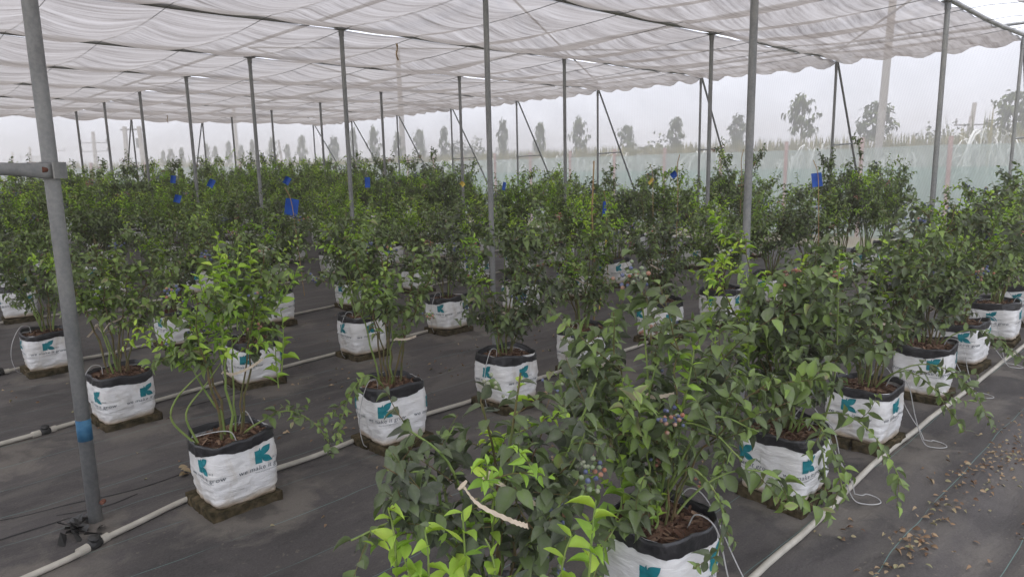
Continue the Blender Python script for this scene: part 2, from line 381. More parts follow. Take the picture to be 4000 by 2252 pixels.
def leafshape(x0, y0, x1, y1, bulge1, bulge2):
    d = np.array([x1 - x0, y1 - y0]); nrm = np.array([-d[1], d[0]]); out = []
    for b, rng in ((bulge1, np.linspace(0, 1, 9)), (-bulge2, np.linspace(1, 0, 9)[1:-1])):
        for q in rng: out.append(tuple(np.array([x0, y0]) + d * q + nrm * b * math.sin(math.pi * q ** .85)))
    return out[::-1] if bulge1 > 0 else out
# the mark: a block stem with a notch and two leaf lobes
LOGO = [poly_tris([(-.036, .0), (-.006, .0), (-.005, .022), (.001, .034), (-.005, .046), (-.010, .074), (-.016, .062), (-.036, .062)]),
        poly_tris(leafshape(-.004, .035, .036, .079, .36, .22)),
        poly_tris(leafshape(-.004, .036, .040, -.001, .20, .36))]
TXT = [(text_tris('we make it grow', .031), (0, -.031)), (text_tris('1913', .0135, 0), (.052, .004)), (text_tris('www.blossomagritech.com', .0088, 0), (.014, -.045))]
def make_bag(seed):
    rnd = random.Random(seed); nth, nz = 88, 30
    mb = MB(); V = []
    for j in range(nz + 1):
        z = HB * j / nz
        for i in range(nth):
            p = bag_p(2 * math.pi * i / nth, z, seed)
            if j == 0: p = (p[0] * .985, p[1] * .985, 0.0)
            V.append(p)
    F = [(j * nth + i, j * nth + (i + 1) % nth, (j + 1) * nth + (i + 1) % nth, (j + 1) * nth + i) for j in range(nz) for i in range(nth)]
    F.append(tuple(range(nth))[::-1]); mb.add(V, F)
    film = mb.mesh('grow_bag', M['bag'], True)
    # rolled black cuff
    mb = MB(); V = []; K = 9
    for k in range(K):
        for i in range(nth):
            th = 2 * math.pi * i / nth
            u, v = math.cos(th), math.sin(th)
            cuff = .052 + .030 * noise.noise(Vector((u * 1.3, v * 1.3, seed * 3.1))) + .004 * noise.noise(Vector((u * 9, v * 9, seed)))
            lip = HB + .006 + .022 * noise.noise(Vector((u * 1.7, v * 1.7, seed + 9))) + .010 * math.sin(2 * th + seed)
            cr = .005 * noise.noise(Vector((u * 9, v * 9, k * .7 + seed))) + .004 * abs(noise.noise(Vector((u * 20, v * 20, k * .5 + seed))))
            if k < 5:
                z = HB - cuff + (cuff + lip - HB) * k / 4; o = .0035 + .0015 * math.sin(k / 4 * math.pi) + cr * .7
            else:
                z = lip - .011 * (k - 5) - .001; o = -.0015 - .0035 * (k - 5) + cr * .7
            r = bag_r(th, min(z, HB), seed) + o
            V.append((r * u, r * v, z))
    F = [(j * nth + i, j * nth + (i + 1) % nth, (j + 1) * nth + (i + 1) % nth, (j + 1) * nth + i) for j in range(K - 1) for i in range(nth)]
    mb.add(V, F); rim = mb.mesh('rolled_rim', M['rim'], True)
    # printing repeated round the film
    s_to_th(0); L = s_to_th(0)[1]; pr = []
    for q in range(4):
        mb = MB(); s0 = q * L / 4 + seed * .093; zb = .172 + .014 * math.sin(seed * 5)
        items = [(lg, (0, 0), 0) for lg in LOGO] + [(tx, of, 1) for tx, of in TXT]
        for (V2, F2), (ox, oy), m in items:
            sc = 1.06
            W = [bag_p(s_to_th(s0 + (x + ox) * sc)[0], min(HB - .012, zb + (y + oy) * sc), seed, .0022) for x, y in V2]
            mb.add(W, F2, m)
        pr.append(mb.mesh('print', [M['print_teal'], M['print_grey']]))
    # mulch surface with loose chips
    mb = MB(); V = [(0, 0, HB - .028)]; F = []; nr, na = 7, 40
    for j in range(1, nr + 1):
        for i in range(na):
            th = 2 * math.pi * i / na; r = (bag_r(th, HB - .03, seed) - .008) * j / nr
            x, y = r * math.cos(th), r * math.sin(th)
            V.append((x, y, HB - .034 + .016 * noise.noise(Vector((x * 14, y * 14, seed))) + .012 * (1 - j / nr)))
    F = [(0, 1 + i, 1 + (i + 1) % na) for i in range(na)] + [(1 + (j - 1) * na + i, 1 + j * na + i, 1 + j * na + (i + 1) % na, 1 + (j - 1) * na + (i + 1) % na) for j in range(1, nr) for i in range(na)]
    mb.add(V, F, 0)
    N = 330; rg = np.random.RandomState(seed + 50)
    a = rg.uniform(0, 2 * math.pi, N); r = np.sqrt(rg.uniform(0, 1, N)) * .146
    C = np.stack([r * np.cos(a), r * np.sin(a), HB - .024 + .012 * (1 - r / .18) + rg.uniform(-.006, .01, N)], 1)
    d = rg.normal(size=(N, 3)) * (1, 1, .35); d /= np.linalg.norm(d, axis=1)[:, None]
    sdv = np.cross(d, rg.normal(size=(N, 3)) * .4 + (0, 0, 1)); sdv /= np.linalg.norm(sdv, axis=1)[:, None]
    nn = np.cross(d, sdv); l = rg.uniform(.008, .022, N)[:, None]; ww = rg.uniform(.003, .008, N)[:, None]
    Q = np.stack([C - d * l - sdv * ww, C + d * l - sdv * ww * .6, C + d * l * 1.1 + sdv * ww + nn * .003, C - d * l * .8 + sdv * ww + nn * .002], 1)
    mb.addn(Q, [(0, 1, 2, 3)], rg.uniform(0, 1, N), 1)
    mul = mb.mesh('mulch', [M['mulch'], M['chips']])
    return film, rim, pr, mul
BAGS = [make_bag(s) for s in range(6)]

# ------------------------------------------------------------------ blueberry bush foliage
def tmpl(stations, curl, fold):
    V = [(0, 0, 0)]; F = []
    for y, hw in stations: V += [(-hw, y, fold * hw * 1.0 - curl * y * y), (0, y, -curl * y * y), (hw, y, fold * hw - curl * y * y)]
    V.append((0, 1, -curl * 1.15)); n = len(stations)
    F += [(0, 2, 1), (0, 3, 2)]
    for i in range(n - 1):
        a, b = 1 + 3 * i, 4 + 3 * i; F += [(a, a + 1, b + 1, b), (a + 1, a + 2, b + 2, b + 1)]
    a = 1 + 3 * (n - 1); T = 1 + 3 * n; F += [(a, a + 1, T), (a + 1, a + 2, T)]
    return np.array(V), F
LEAF_N = tmpl([(.13, .29), (.36, .5), (.62, .43), (.85, .2)], .22, .35)
LEAF_F = tmpl([(.3, .5), (.68, .38)], .2, .35)
def place_leaves(mb, tm, P, D, U, L, Wr, tint, mat=0, rg=None):
    D = D / (np.linalg.norm(D, axis=1)[:, None] + 1e-9)
    U = U - D * np.sum(U * D, 1)[:, None]; U /= np.linalg.norm(U, axis=1)[:, None] + 1e-9
    S = np.cross(D, U); V, F = tm
    cj = (1 if rg is None else rg.uniform(.2, 2.2, len(P)))
    cj = np.broadcast_to(np.asarray(cj, float), (len(P),))
    Q = P[:, None] + L[:, None, None] * (S[:, None] * (V[None, :, 0:1] * Wr[:, None, None]) + D[:, None] * V[None, :, 1:2] + U[:, None] * (V[None, :, 2:3] * cj[:, None, None]))
    mb.addn(Q, F, tint, mat, np.where(abs(V[:, 0]) < 1e-6, .10, -.03) - .06 * V[:, 1])
ICO = None
def ico():
    global ICO
    if ICO is None:
        bm = bmesh.new(); bmesh.ops.create_icosphere(bm, subdivisions=1, radius=1); bm.verts.index_update()
        ICO = (np.array([v.co[:] for v in bm.verts]), [tuple(v.index for v in f.verts) for f in bm.faces]); bm.free()
    return ICO
def bezier(a, b, c, d, n):
    t = np.linspace(0, 1, n)[:, None]
    return a * (1 - t) ** 3 + 3 * b * t * (1 - t) ** 2 + 3 * c * t * t * (1 - t) + d * t ** 3
def make_bush(seed, H, Rr, ncane=9, dens=1.0, lime=.3, tint=.4, berries=6, near=False, bare=.25, leafL=.05, extra=None, bigshoot=0, arch=0, low=0, paths=None):
    """H is the height above the mulch; returns meshes for canes, foliage, young shoots, berries"""
    rg = np.random.RandomState(seed); tm = LEAF_N if near else LEAF_F
    cn, lf, ys, be = MB(), MB(), MB(), MB()
    LP, LD, LU, LL, LW, LT = [], [], [], [], [], []
    YP, YD, YU, YL, YW, YT = [], [], [], [], [], []
    tips = []
    ns = 5 if near else 4
    def leaves_on(P, start, step, dest, ls, spread=.9, fwd=.4, droop=.2, tb=0.0, wr=(.52, .66)):
        seg = np.linalg.norm(np.diff(P, axis=0), axis=1); L = np.concatenate([[0], np.cumsum(seg)])
        s = np.arange(start * L[-1], L[-1], step)
        if not len(s): return
        ph = rg.uniform(0, 6.28) + np.arange(len(s)) * 2.4 + rg.normal(0, .3, len(s))
        Q = np.stack([np.interp(s, L, P[:, k]) for k in range(3)], 1)
        T = np.stack([np.interp(s, L, np.gradient(P[:, k], L + np.arange(len(L)) * 1e-6)) for k in range(3)], 1)
        T /= np.linalg.norm(T, axis=1)[:, None] + 1e-9
        ref = np.where(abs(T[:, 2:3]) < .9, np.array([[0, 0, 1.]]), np.array([[1., 0, 0]]))
        A = np.cross(T, ref); A /= np.linalg.norm(A, axis=1)[:, None] + 1e-9; B = np.cross(T, A)
        D = T * fwd + spread * (A * np.cos(ph)[:, None] + B * np.sin(ph)[:, None]) + np.array([0, 0, -droop])
        D += rg.normal(0, .18, D.shape)
        U = np.array([0, 0, 1.]) + T * .3 + rg.normal(0, .45, D.shape)
        l = ls * rg.uniform(.6, 1.2, len(s)) * np.clip(1.15 - .5 * (s / L[-1]), .5, 1)
        dest[0].append(Q); dest[1].append(D); dest[2].append(U); dest[3].append(l); dest[4].append(rg.uniform(*wr, len(s)))
        dest[5].append(np.clip(tb + .22 * (s / L[-1] - .5) + rg.normal(0, .14, len(s)), 0.02, .86 if rg.rand() < .9 else 1))
    old, yng = (LP, LD, LU, LL, LW, LT), (YP, YD, YU, YL, YW, YT)
    def branch(P0, D0, L, dest, lstep, ls, depth, rad, **kw):
        D0 = D0 / (np.linalg.norm(D0) + 1e-9); n = 6
        bend = rg.normal(0, .25, 3) * L + np.array([0, 0, rg.uniform(-.1, .25) * L])
        P = bezier(P0, P0 + D0 * L * .35, P0 + D0 * L * .7 + bend * .4, P0 + D0 * L + bend, n)
        cn.tube(P, np.linspace(rad, rad * .4, n), 4, 0, False)
        leaves_on(P, .12, lstep, dest, ls, **kw)
        tips.append(P[-1])
        if depth and L > .12:
            for q in range(rg.randint(1, 3)):
                k = rg.randint(2, n - 1); d = D0 * .6 + rg.normal(0, .6, 3) + np.array([0, 0, .2])
                branch(P[k], d, L * rg.uniform(.4, .7), dest, lstep, ls, depth - 1, rad * .7, **kw)
    for c in range(ncane):
        a = 2 * math.pi * (c + rg.uniform(-.3, .3)) / ncane
        o = np.array([math.cos(a), math.sin(a), 0.])
        h = H * rg.uniform(.62, 1.0); rr = Rr * rg.uniform(.35, .95)
        p0 = o * rg.uniform(.01, .07)
        p3 = o * rr + np.array([0, 0, h]) + rg.normal(0, .05, 3)
        p1 = p0 + np.array([0, 0, h * .4]) + o * rr * .12
        p2 = p0 + o * rr * rg.uniform(.45, .8) + np.array([0, 0, h * rg.uniform(.65, .85)])
        P = bezier(p0, p1, p2, p3, 14); P[1:-1] += rg.normal(0, .006, (12, 3))
        green = rg.rand() < .4
        cn.tube(P, np.linspace(.0065, .0022, 14) * rg.uniform(.7, 1.2), ns, 1 if green else 0, False)
        isl = rg.rand() < lime
        nb = int(rg.uniform(5, 9) * dens)
        for q in range(nb):
            t = rg.uniform(bare, .97); k = min(12, int(t * 13)); tang = P[k + 1] - P[k]; tang /= np.linalg.norm(tang)
            rd = rg.normal(0, 1, 3); rd[2] *= .3; rd += o * .5; rd /= np.linalg.norm(rd)
            d = tang * .55 + rd * .8 + np.array([0, 0, .15])
            young = isl and t > .55 and rg.rand() < .6
            branch(P[k], d, rg.uniform(.10, .26) * (1.15 - .4 * t) * Rr / .38, yng if young else old, .017 if young else .0185, leafL * (.8 if young else 1), 1, .0026,
                   **(dict(tb=rg.uniform(.3, .75), droop=.0, fwd=.6, wr=(.38, .5)) if young else dict(tb=tint + rg.normal(0, .1), droop=rg.uniform(.1, .55))))
        leaves_on(P, .55, .02, yng if isl else old, leafL * .95, tb=(.55 if isl else tint), droop=(0 if isl else .3), wr=((.38, .5) if isl else (.5, .62)))
        tips.append(P[-1])
    # upright fresh shoots
    for q in range(bigshoot if bigshoot else (2 if lime > .2 else 0)):
        if extra:
            if q >= len(extra): break
            p0, p3, ls = extra[q]; p0 = np.array(p0, float); p3 = np.array(p3, float)
        else:
            a = rg.uniform(0, 6.28); p0 = np.array([math.cos(a), math.sin(a), 0]) * Rr * .45 * rg.rand() + np.array([0, 0, H * rg.uniform(.35, .7)])
            p3 = p0 + np.array([rg.normal(0, .06), rg.normal(0, .06), rg.uniform(.2, .36)]); ls = leafL * 1.05
        P = bezier(p0, p0 + (p3 - p0) * .35 + rg.normal(0, .02, 3), p0 + (p3 - p0) * .7 + rg.normal(0, .015, 3), p3, 9)
        cn.tube(P, np.linspace(.0042, .002, 9), ns, 1, False)
        leaves_on(P, .12, .0155 * ls / .05, yng, ls, tb=.55, droop=.05, fwd=.55, wr=(.42, .54))
    for pts, ls, kind, st in (paths or []):
        P = spline([np.array(p, float) for p in pts], 5)
        cn.tube(P, np.linspace(.0062, .0025, len(P)), ns, 1 if kind != 'dark' else 0, False)
        if ls:
            d_ = yng if kind == 'lime' else old
            leaves_on(P, st, .019 * ls / .05, d_, ls, tb=(.55 if kind == 'lime' else tint), droop=(.0 if kind == 'lime' else .45), wr=((.42, .54) if kind == 'lime' else (.5, .64)))
            for k in range(int(len(P) * st) + 2, len(P) - 1, 3): branch(P[k], (P[k + 1] - P[k]) / .05 + rg.normal(0, .7, 3), .12, d_, .02, ls * .9, 0, .002, tb=(.55 if kind == 'lime' else tint), droop=.2)
    for q in range(arch):                      # long whips that bow out over the rim
        a = rg.uniform(0, 6.28) if not isinstance(low, (list, tuple)) else low[q % len(low)]
        o = np.array([math.cos(a), math.sin(a), 0.]); L = rg.uniform(.4, .58)
        P = bezier(o * .06, o * L * .45 + np.array([0, 0, .22]), o * L * .85 + np.array([0, 0, .16]), o * L * 1.15 + np.array([0, 0, rg.uniform(-.16, .05)]), 12)
        cn.tube(P, np.linspace(.005, .002, 12), ns, 1, False)
        leaves_on(P, .35, .024, old, leafL * 1.1, tb=tint + .1, droop=.3)
        for k in (6, 8, 10): branch(P[k], (P[k + 1] - P[k]) / .05 + rg.normal(0, .5, 3), .14, old, .02, leafL, 0, .002, tb=tint + .1, droop=.35)
    be_parts = []
    def flush(mbx, d, mat=0):
        if d[0]: place_leaves(mbx, tm, np.concatenate(d[0]), np.concatenate(d[1]), np.concatenate(d[2]), np.concatenate(d[3]), np.concatenate(d[4]), np.concatenate(d[5]), mat, rg)
    flush(lf, old); flush(ys, yng)
    V, F = ico()
    for q in range(berries):
        T = tips[rg.randint(len(tips))]
        n = rg.randint(7, 18); rad = rg.uniform(.0062, .0085, n)
        C = T + rg.normal(0, 1, (n, 3)) * np.array([.022, .022, .016]) + np.array([0, 0, -.01])
        kind = rg.choice(3, p=[.4, .38, .22])
        for i in range(n):
            m = kind if rg.rand() < .65 else rg.randint(3)
            be.add(C[i] + V * rad[i], F, int(m))
        if near and be.n: be_parts.append(be.mesh('berry_cluster', [M['b_blue'], M['b_green'], M['b_pink']], True)); be = MB()
    return dict(canes=cn.mesh('canes', [M['cane'], M['greencane']], True), foliage=lf.mesh('foliage', M['leaf'], True),
                young=ys.mesh('fresh_foliage', M['lime'], True) if ys.n else None,
                berries=be.mesh('berries', [M['b_blue'], M['b_green'], M['b_pink']], True) if be.n else None, clusters=be_parts)
def tie_mesh(seed, z, r):
    rg = random.Random(seed); mb = MB(); n = 7; a0 = rg.uniform(0, 6.28); V = []; r *= .62
    for i in range(n + 1):
        a = a0 + 2 * math.pi * i / n; q = noise.noise(Vector((math.cos(a) * 2 + seed, math.sin(a) * 2, 1)))
        rr = r * (1 + .7 * q); zz = z + .05 * math.sin(a + seed) + .03 * q
        V += [(rr * math.cos(a), rr * math.sin(a) * .7, zz - .006), (rr * math.cos(a) + .003, rr * math.sin(a) * .7, zz + .006)]
    mb.add(V, [(2 * i, 2 * i + 2, 2 * i + 3, 2 * i + 1) for i in range(n)])
    kx, ky = r * math.cos(a0), r * math.sin(a0) * .8                     # knot with two loose tails
    for s_ in (-1, 1):
        P = np.array([(kx, ky, z), (kx * 1.08 + .02 * s_, ky * 1.08 - .01, z - .03), (kx * 1.1 + .045 * s_, ky * 1.1 - .02 * s_, z - .07)])
        W = []
        for p in P: W += [p + (-.006, 0, .003), p + (.006, 0, -.003)]
        mb.add(W, [(0, 1, 3, 2), (2, 3, 5, 4)])
    mb.tube([(kx - .01, ky, z - .006), (kx, ky, z), (kx + .01, ky, z + .006)], [.006, .011, .006], 6)
    return mb.mesh('tie_ribbon', M['tie'])
def ribbon_mesh(strands):
    mb = MB()
    for pts in strands:
        P = spline([np.array(p, float) + (0, 0, .29) for p in pts], 8); n = len(P)
        wv = .0060 + .0012 * np.where(np.arange(n) % 2 == 0, 1, -1)
        mb.add(np.concatenate([P + np.stack([0 * wv, 0 * wv, wv], 1), P - np.stack([0 * wv, 0 * wv + .004, wv], 1)]), [(i, i + 1, n + i + 1, n + i) for i in range(n - 1)])
        mb.tube([P[0] - (.012, 0, .006), P[0], P[0] + (.012, 0, .008)], [.003, .006, .003], 6)
    return mb.mesh('tie_ribbon', M['tie'])
RIBBONS = {(0, 0): [[(-.19, -.125, .545), (-.165, -.15, .50), (-.115, -.205, .465), (-.085, -.23, .45)], [(-.10, -.10, .53), (-.04, -.15, .48), (.0, -.2, .45)]],
           (1, 1): [[(-.03, -.05, .335), (.0, -.08, .325), (.07, -.10, .345), (.14, -.10, .375)]],
           (0, 2): [[(-.08, -.06, .33), (-.02, -.12, .318), (.04, -.20, .31)]], (0, 3): [[(-.14, -.02, .38), (-.06, -.12, .375), (.03, -.2, .34)]],
           (0, 1): [[(-.12, -.05, .50), (-.09, -.07, .495), (-.04, -.1, .50)]], (1, 2): [[(.0, -.08, .30), (.06, -.1, .295), (.13, -.09, .30)]], (0, 5): [[(-.05, -.1, .5), (.05, -.15, .44), (.12, -.12, .33)]]}
KIDS = {}
def add_bush(meshes, bagi, loc, rz, zs=1.0, tie=None, sx=1.0, prints=True):
    root = empty('blueberry_bush', loc, rz); film, rim, pr, mul = BAGS[bagi]; k = KIDS[root.name] = []
    bag = link('grow_bag', film, root); k.append(bag); rr_ = random.Random(root.name); bag.rotation_euler = (rr_.gauss(0, .025), rr_.gauss(0, .025), 0); bag.scale = (1, 1, rr_.uniform(.9, 1.03)); KIDS[bag.name] = []
    for nm, me in (('rolled_rim', rim), ('mulch', mul), *(('print', q) for q in (pr if prints else []))):
        c = link(nm, me, bag); KIDS[bag.name].append(c)
    for nm, key in (('canes', 'canes'), ('foliage', 'foliage'), ('fresh_foliage', 'young'), ('berries', 'berries')):
        if meshes[key] is not None:
            c = link(nm, meshes[key], root, (0, 0, HB - .035)); c.scale = (sx, sx, zs); k.append(c)
    for me in meshes['clusters']:
        c = link('berry_cluster', me, root, (0, 0, HB - .035)); k.append(c)
    if tie is not None:
        c = link('tie_ribbon', tie, root); k.append(c)
    return root
#           seed H(above mulch) R  canes dens lime tint berries ...
def spec(**kw): return kw
NEAR = {
 (0, 0): spec(H=.66, Rr=.36, ncane=8, dens=.9, lime=.1, tint=.24, berries=9, leafL=.066, bigshoot=8, bare=.25,
    extra=[((-.32, -.04, .22), (-.33, -.03, .50), .072), ((-.27, -.10, .18), (-.28, -.10, .46), .085), ((-.20, -.16, .18), (-.21, -.15, .50), .09), ((-.15, -.20, .2), (-.17, -.18, .43), .085), ((.0, -.31, .14), (.024, -.34, .52), .085), ((-.04, -.26, .1), (-.01, -.30, .43), .085), ((-.24, -.10, .1), (-.31, -.06, .38), .082), ((-.22, -.18, .1), (-.24, -.18, .36), .082)],
    paths=[([(0, 0, .05), (-.03, .05, .3), (-.085, .077, .50), (-.17, .15, .60)], .06, 'old', .4), ([(0, 0, .05), (-.12, -.02, .3), (-.26, .02, .42), (-.38, .06, .40)], .06, 'old', .35), ([(.02, 0, .05), (.08, -.08, .3), (.15, -.14, .55), (.19, -.185, .72)], .07, 'old', .35), ([(0, 0, .1), (.03, -.02, .45), (.06, -.045, .74)], .08, 'dark', .35), ([(0, 0, .1), (-.09, .09, .35), (-.115, .1, .46), (-.2, .2, .47)], .06, 'old', .5), ([(.04, .02, .1), (.1, .1, .4), (.05, .1, .62)], .08, 'dark', .4)]),
 (0, 1): spec(H=.90, Rr=.46, ncane=9, dens=.85, lime=.10, tint=.38, berries=10, leafL=.070, bigshoot=7, arch=2, low=[-.4, 3.4], bare=.12,
    extra=[((-.171, .026, .08), (-.171, .027, .34), .085), ((-.16, .03, .1), (-.215, .075, -.06), .125), ((-.18, .04, .16), (-.24, .111, .22), .075), ((-.14, 0, .25), (-.164, .017, .56), .065), ((-.08, -.05, .02), (-.08, -.07, .16), .05), ((-.1, -.05, .3), (-.15, -.02, .42), .06), ((-.19, .06, .02), (-.25, .12, .04), .10)],
    paths=[([(0, 0, .02), (-.08, -.04, .35), (-.12, -.03, .88)], .06, 'old', .45), ([(0, 0, .05), (-.06, -.12, .38), (-.01, -.21, .40), (.05, -.30, .30)], .065, 'old', .3), ([(0, 0, .05), (-.02, -.15, .25), (.02, -.25, .12), (.005, -.23, -.08)], .06, 'old', .4), ([(0, 0, .05), (0, -.2, .42), (.08, -.34, .40)], .065, 'old', .35), ([(0, 0, .1), (-.05, -.15, .5), (-.033, -.173, .66)], .065, 'lime', .5)]),
 (0, 2): spec(H=.92, Rr=.44, ncane=11, dens=1.15, lime=.3, tint=.36, berries=8, leafL=.066, bigshoot=5, arch=3, low=[-1.6, -2.3, 3.0], bare=.12,
    extra=[((-.135, .152, .2), (-.149, .178, .52), .065), ((-.067, .017, .3), (-.066, .014, .52), .06), ((-.3, .2, .3), (-.34, .24, .7), .06), ((.1, 0, .4), (.12, .02, .8), .055), ((-.2, .1, .3), (-.24, .12, .74), .06)],
    paths=[([(.03, -.15, 0), (.027, -.2, .3), (.023, -.19, .86)], .05, 'lime', .8), ([(0, 0, .1), (-.2, .25, .3), (-.32, .42, .2)], .065, 'old', .3), ([(0, 0, .05), (-.1, .02, .15), (-.15, .06, -.18), (-.05, -.06, -.33)], .062, 'old', .25), ([(0, 0, .05), (0, -.14, .02), (-.01, -.2, -.2), (.02, -.18, -.34)], .06, 'old', .3), ([(0, 0, .1), (-.25, .1, .25), (-.35, .15, .05), (-.3, .15, -.2)], .06, 'old', .3)]),
 (0, 3): spec(H=.98, Rr=.44, ncane=9, dens=1.1, lime=.4, tint=.36, berries=7, bare=.14, leafL=.060, bigshoot=4, arch=2, low=[-.9, -1.9]),
 (0, 4): spec(H=1.0, Rr=.44, ncane=10, dens=1.15, lime=.3, tint=.3, berries=9, bare=.14, leafL=.060, bigshoot=3, arch=1, low=[-1.2]),
 (1, 0): spec(H=.9, Rr=.4, ncane=8, dens=.9, lime=.3, tint=.35, berries=4, bare=.14, leafL=.060),
 (1, 1): spec(H=.86, Rr=.32, ncane=7, dens=.8, lime=.4, tint=.46, berries=11, leafL=.060, bare=.48, bigshoot=11,
    extra=[((-.022, -.02, .36), (-.03, -.024, .84), .068), ((.05, -.05, .52), (.082, -.067, .95), .062), ((.1, -.07, .5), (.128, -.086, .92), .060), ((-.03, -.02, .4), (-.09, -.006, .80), .062), ((.217, -.125, .30), (.23, -.133, .60), .095), ((.2, -.117, .22), (.199, -.117, .42), .085), ((.12, -.08, .4), (.168, -.103, .70), .07), ((.2, -.12, .6), (.32, -.18, .83), .06), ((-.06, .02, .3), (-.14, .03, .60), .055), ((0, 0, .5), (.03, .05, .97), .06), ((.05, .02, .5), (.02, -.06, .88), .065)],
    paths=[([(-.16, .03, -.01), (-.248, .047, .124), (-.227, .041, .22), (-.138, .013, .316), (.037, -.05, .466), (.2, -.118, .70)], .05, 'lime', .75), ([(-.15, .02, -.01), (-.19, .028, .15), (-.09, -.003, .29), (.06, -.05, .5)], 0, 'lime', .9), ([(.05, -.02, 0), (.1, -.07, .05), (.227, -.13, .10), (.34, -.18, .02), (.40, -.21, -.09)], .055, 'old', .25)]),
 (1, 2): spec(H=.98, Rr=.42, ncane=8, dens=.75, lime=.12, tint=.46, berries=5, leafL=.058, bare=.3, arch=1, low=[3.6]),
 (1, 3): spec(H=.98, Rr=.42, ncane=9, dens=1.0, lime=.2, tint=.3, berries=11, bare=.14, leafL=.062),
 (1, 4): spec(H=1.0, Rr=.40, ncane=9, dens=1.0, lime=.55, tint=.36, berries=6, bare=.14, leafL=.058, bigshoot=4),
 (1, 5): spec(H=.95, Rr=.44, ncane=9, dens=.9, lime=.15, tint=.28, berries=10, bare=.14, leafL=.058),
 (2, 0): spec(H=.90, Rr=.4, ncane=9, dens=1.0, lime=.5, tint=.5, berries=2, bare=.14, leafL=.057, bigshoot=4),
 (2, 1): spec(H=.86, Rr=.4, ncane=12, dens=.8, lime=.15, tint=.5, berries=2, leafL=.058, bare=.4, bigshoot=3),
 (2, 2): spec(H=.92, Rr=.42, ncane=10, dens=1.05, lime=.25, tint=.42, berries=6, bare=.14, leafL=.058),
 (2, 3): spec(H=.98, Rr=.44, ncane=13, dens=1.1, lime=.35, tint=.34, berries=4, leafL=.057, bare=.34, bigshoot=5),
 (2, 4): spec(H=.92, Rr=.42, ncane=9, dens=1.0, lime=.15, tint=.32, berries=7, bare=.14, leafL=.057),
 (3, 0): spec(H=.88, Rr=.44, ncane=10, dens=1.0, lime=.35, tint=.42, berries=3, bare=.14, leafL=.057),
 (3, 1): spec(H=.92, Rr=.44, ncane=10, dens=1.1, lime=.3, tint=.38, berries=5, bare=.14, leafL=.057),
}
PROTO = [make_bush(300 + i, 1.0, rr, nc, de, li + .1, ti + .03, be, False, .30, ls, bigshoot=bs, arch=0, low=[.5]) for i, (rr, nc, de, li, ti, be, ls, bs) in enumerate([
    (.42, 11, 1.3, .2, .38, 8, .056, 3), (.45, 11, 1.25, .55, .50, 4, .054, 7), (.42, 11, 1.35, .08, .28, 9, .058, 1), (.44, 11, 1.25, .4, .44, 6, .054, 5),
    (.42, 12, 1.3, .25, .38, 8, .054, 3), (.45, 11, 1.25, .75, .52, 3, .054, 9), (.43, 12, 1.25, .15, .32, 7, .056, 2), (.43, 11, 1.3, .35, .46, 5, .052, 6)])]
ORD = ['first', 'second', 'third', 'fourth', 'fifth', 'sixth', 'seventh', 'eighth', 'ninth', 'tenth', 'eleventh', 'twelfth']
ROWNAME = ['walkway row', 'second row', 'third row', 'fourth row', 'fifth row']
LOOK = {(0, 0): 'dark drooping blueberry bush with large lime shoots and beige tie, its bag out of sight',
 (0, 1): 'blueberry bush with long lance leaves spilling over the white bag at the picture bottom',
 (0, 2): 'leafy blueberry bush with low sprays hanging over its white bag beside the drip tube loop',
 (0, 3): 'blueberry bush with tall green cane and a twig reaching over the pale pipe',
 (0, 4): 'dense dark blueberry bush with a beige tie above its wide bag by the pipe',
 (1, 1): 'blueberry bush with tall lime shoots in the big white bag beside the tall steel pole',
 (1, 2): 'sparse blueberry bush with slanting reddish canes in a white bag with broad black rim',
 (1, 3): 'berry laden blueberry bush in a white bag, just behind the dark drooping bush',
 (1, 4): 'blueberry bush with a bamboo stake standing in its white bag',
 (2, 1): 'small blueberry bush with many thin canes beside the tall steel pole',
 (2, 3): 'bushy blueberry plant with many upright dark canes and a white hoop tube on its rim'}
random.seed(4)
BRICKS = []
def walkz(x, y): return ground_z(x, y)
brick0 = None
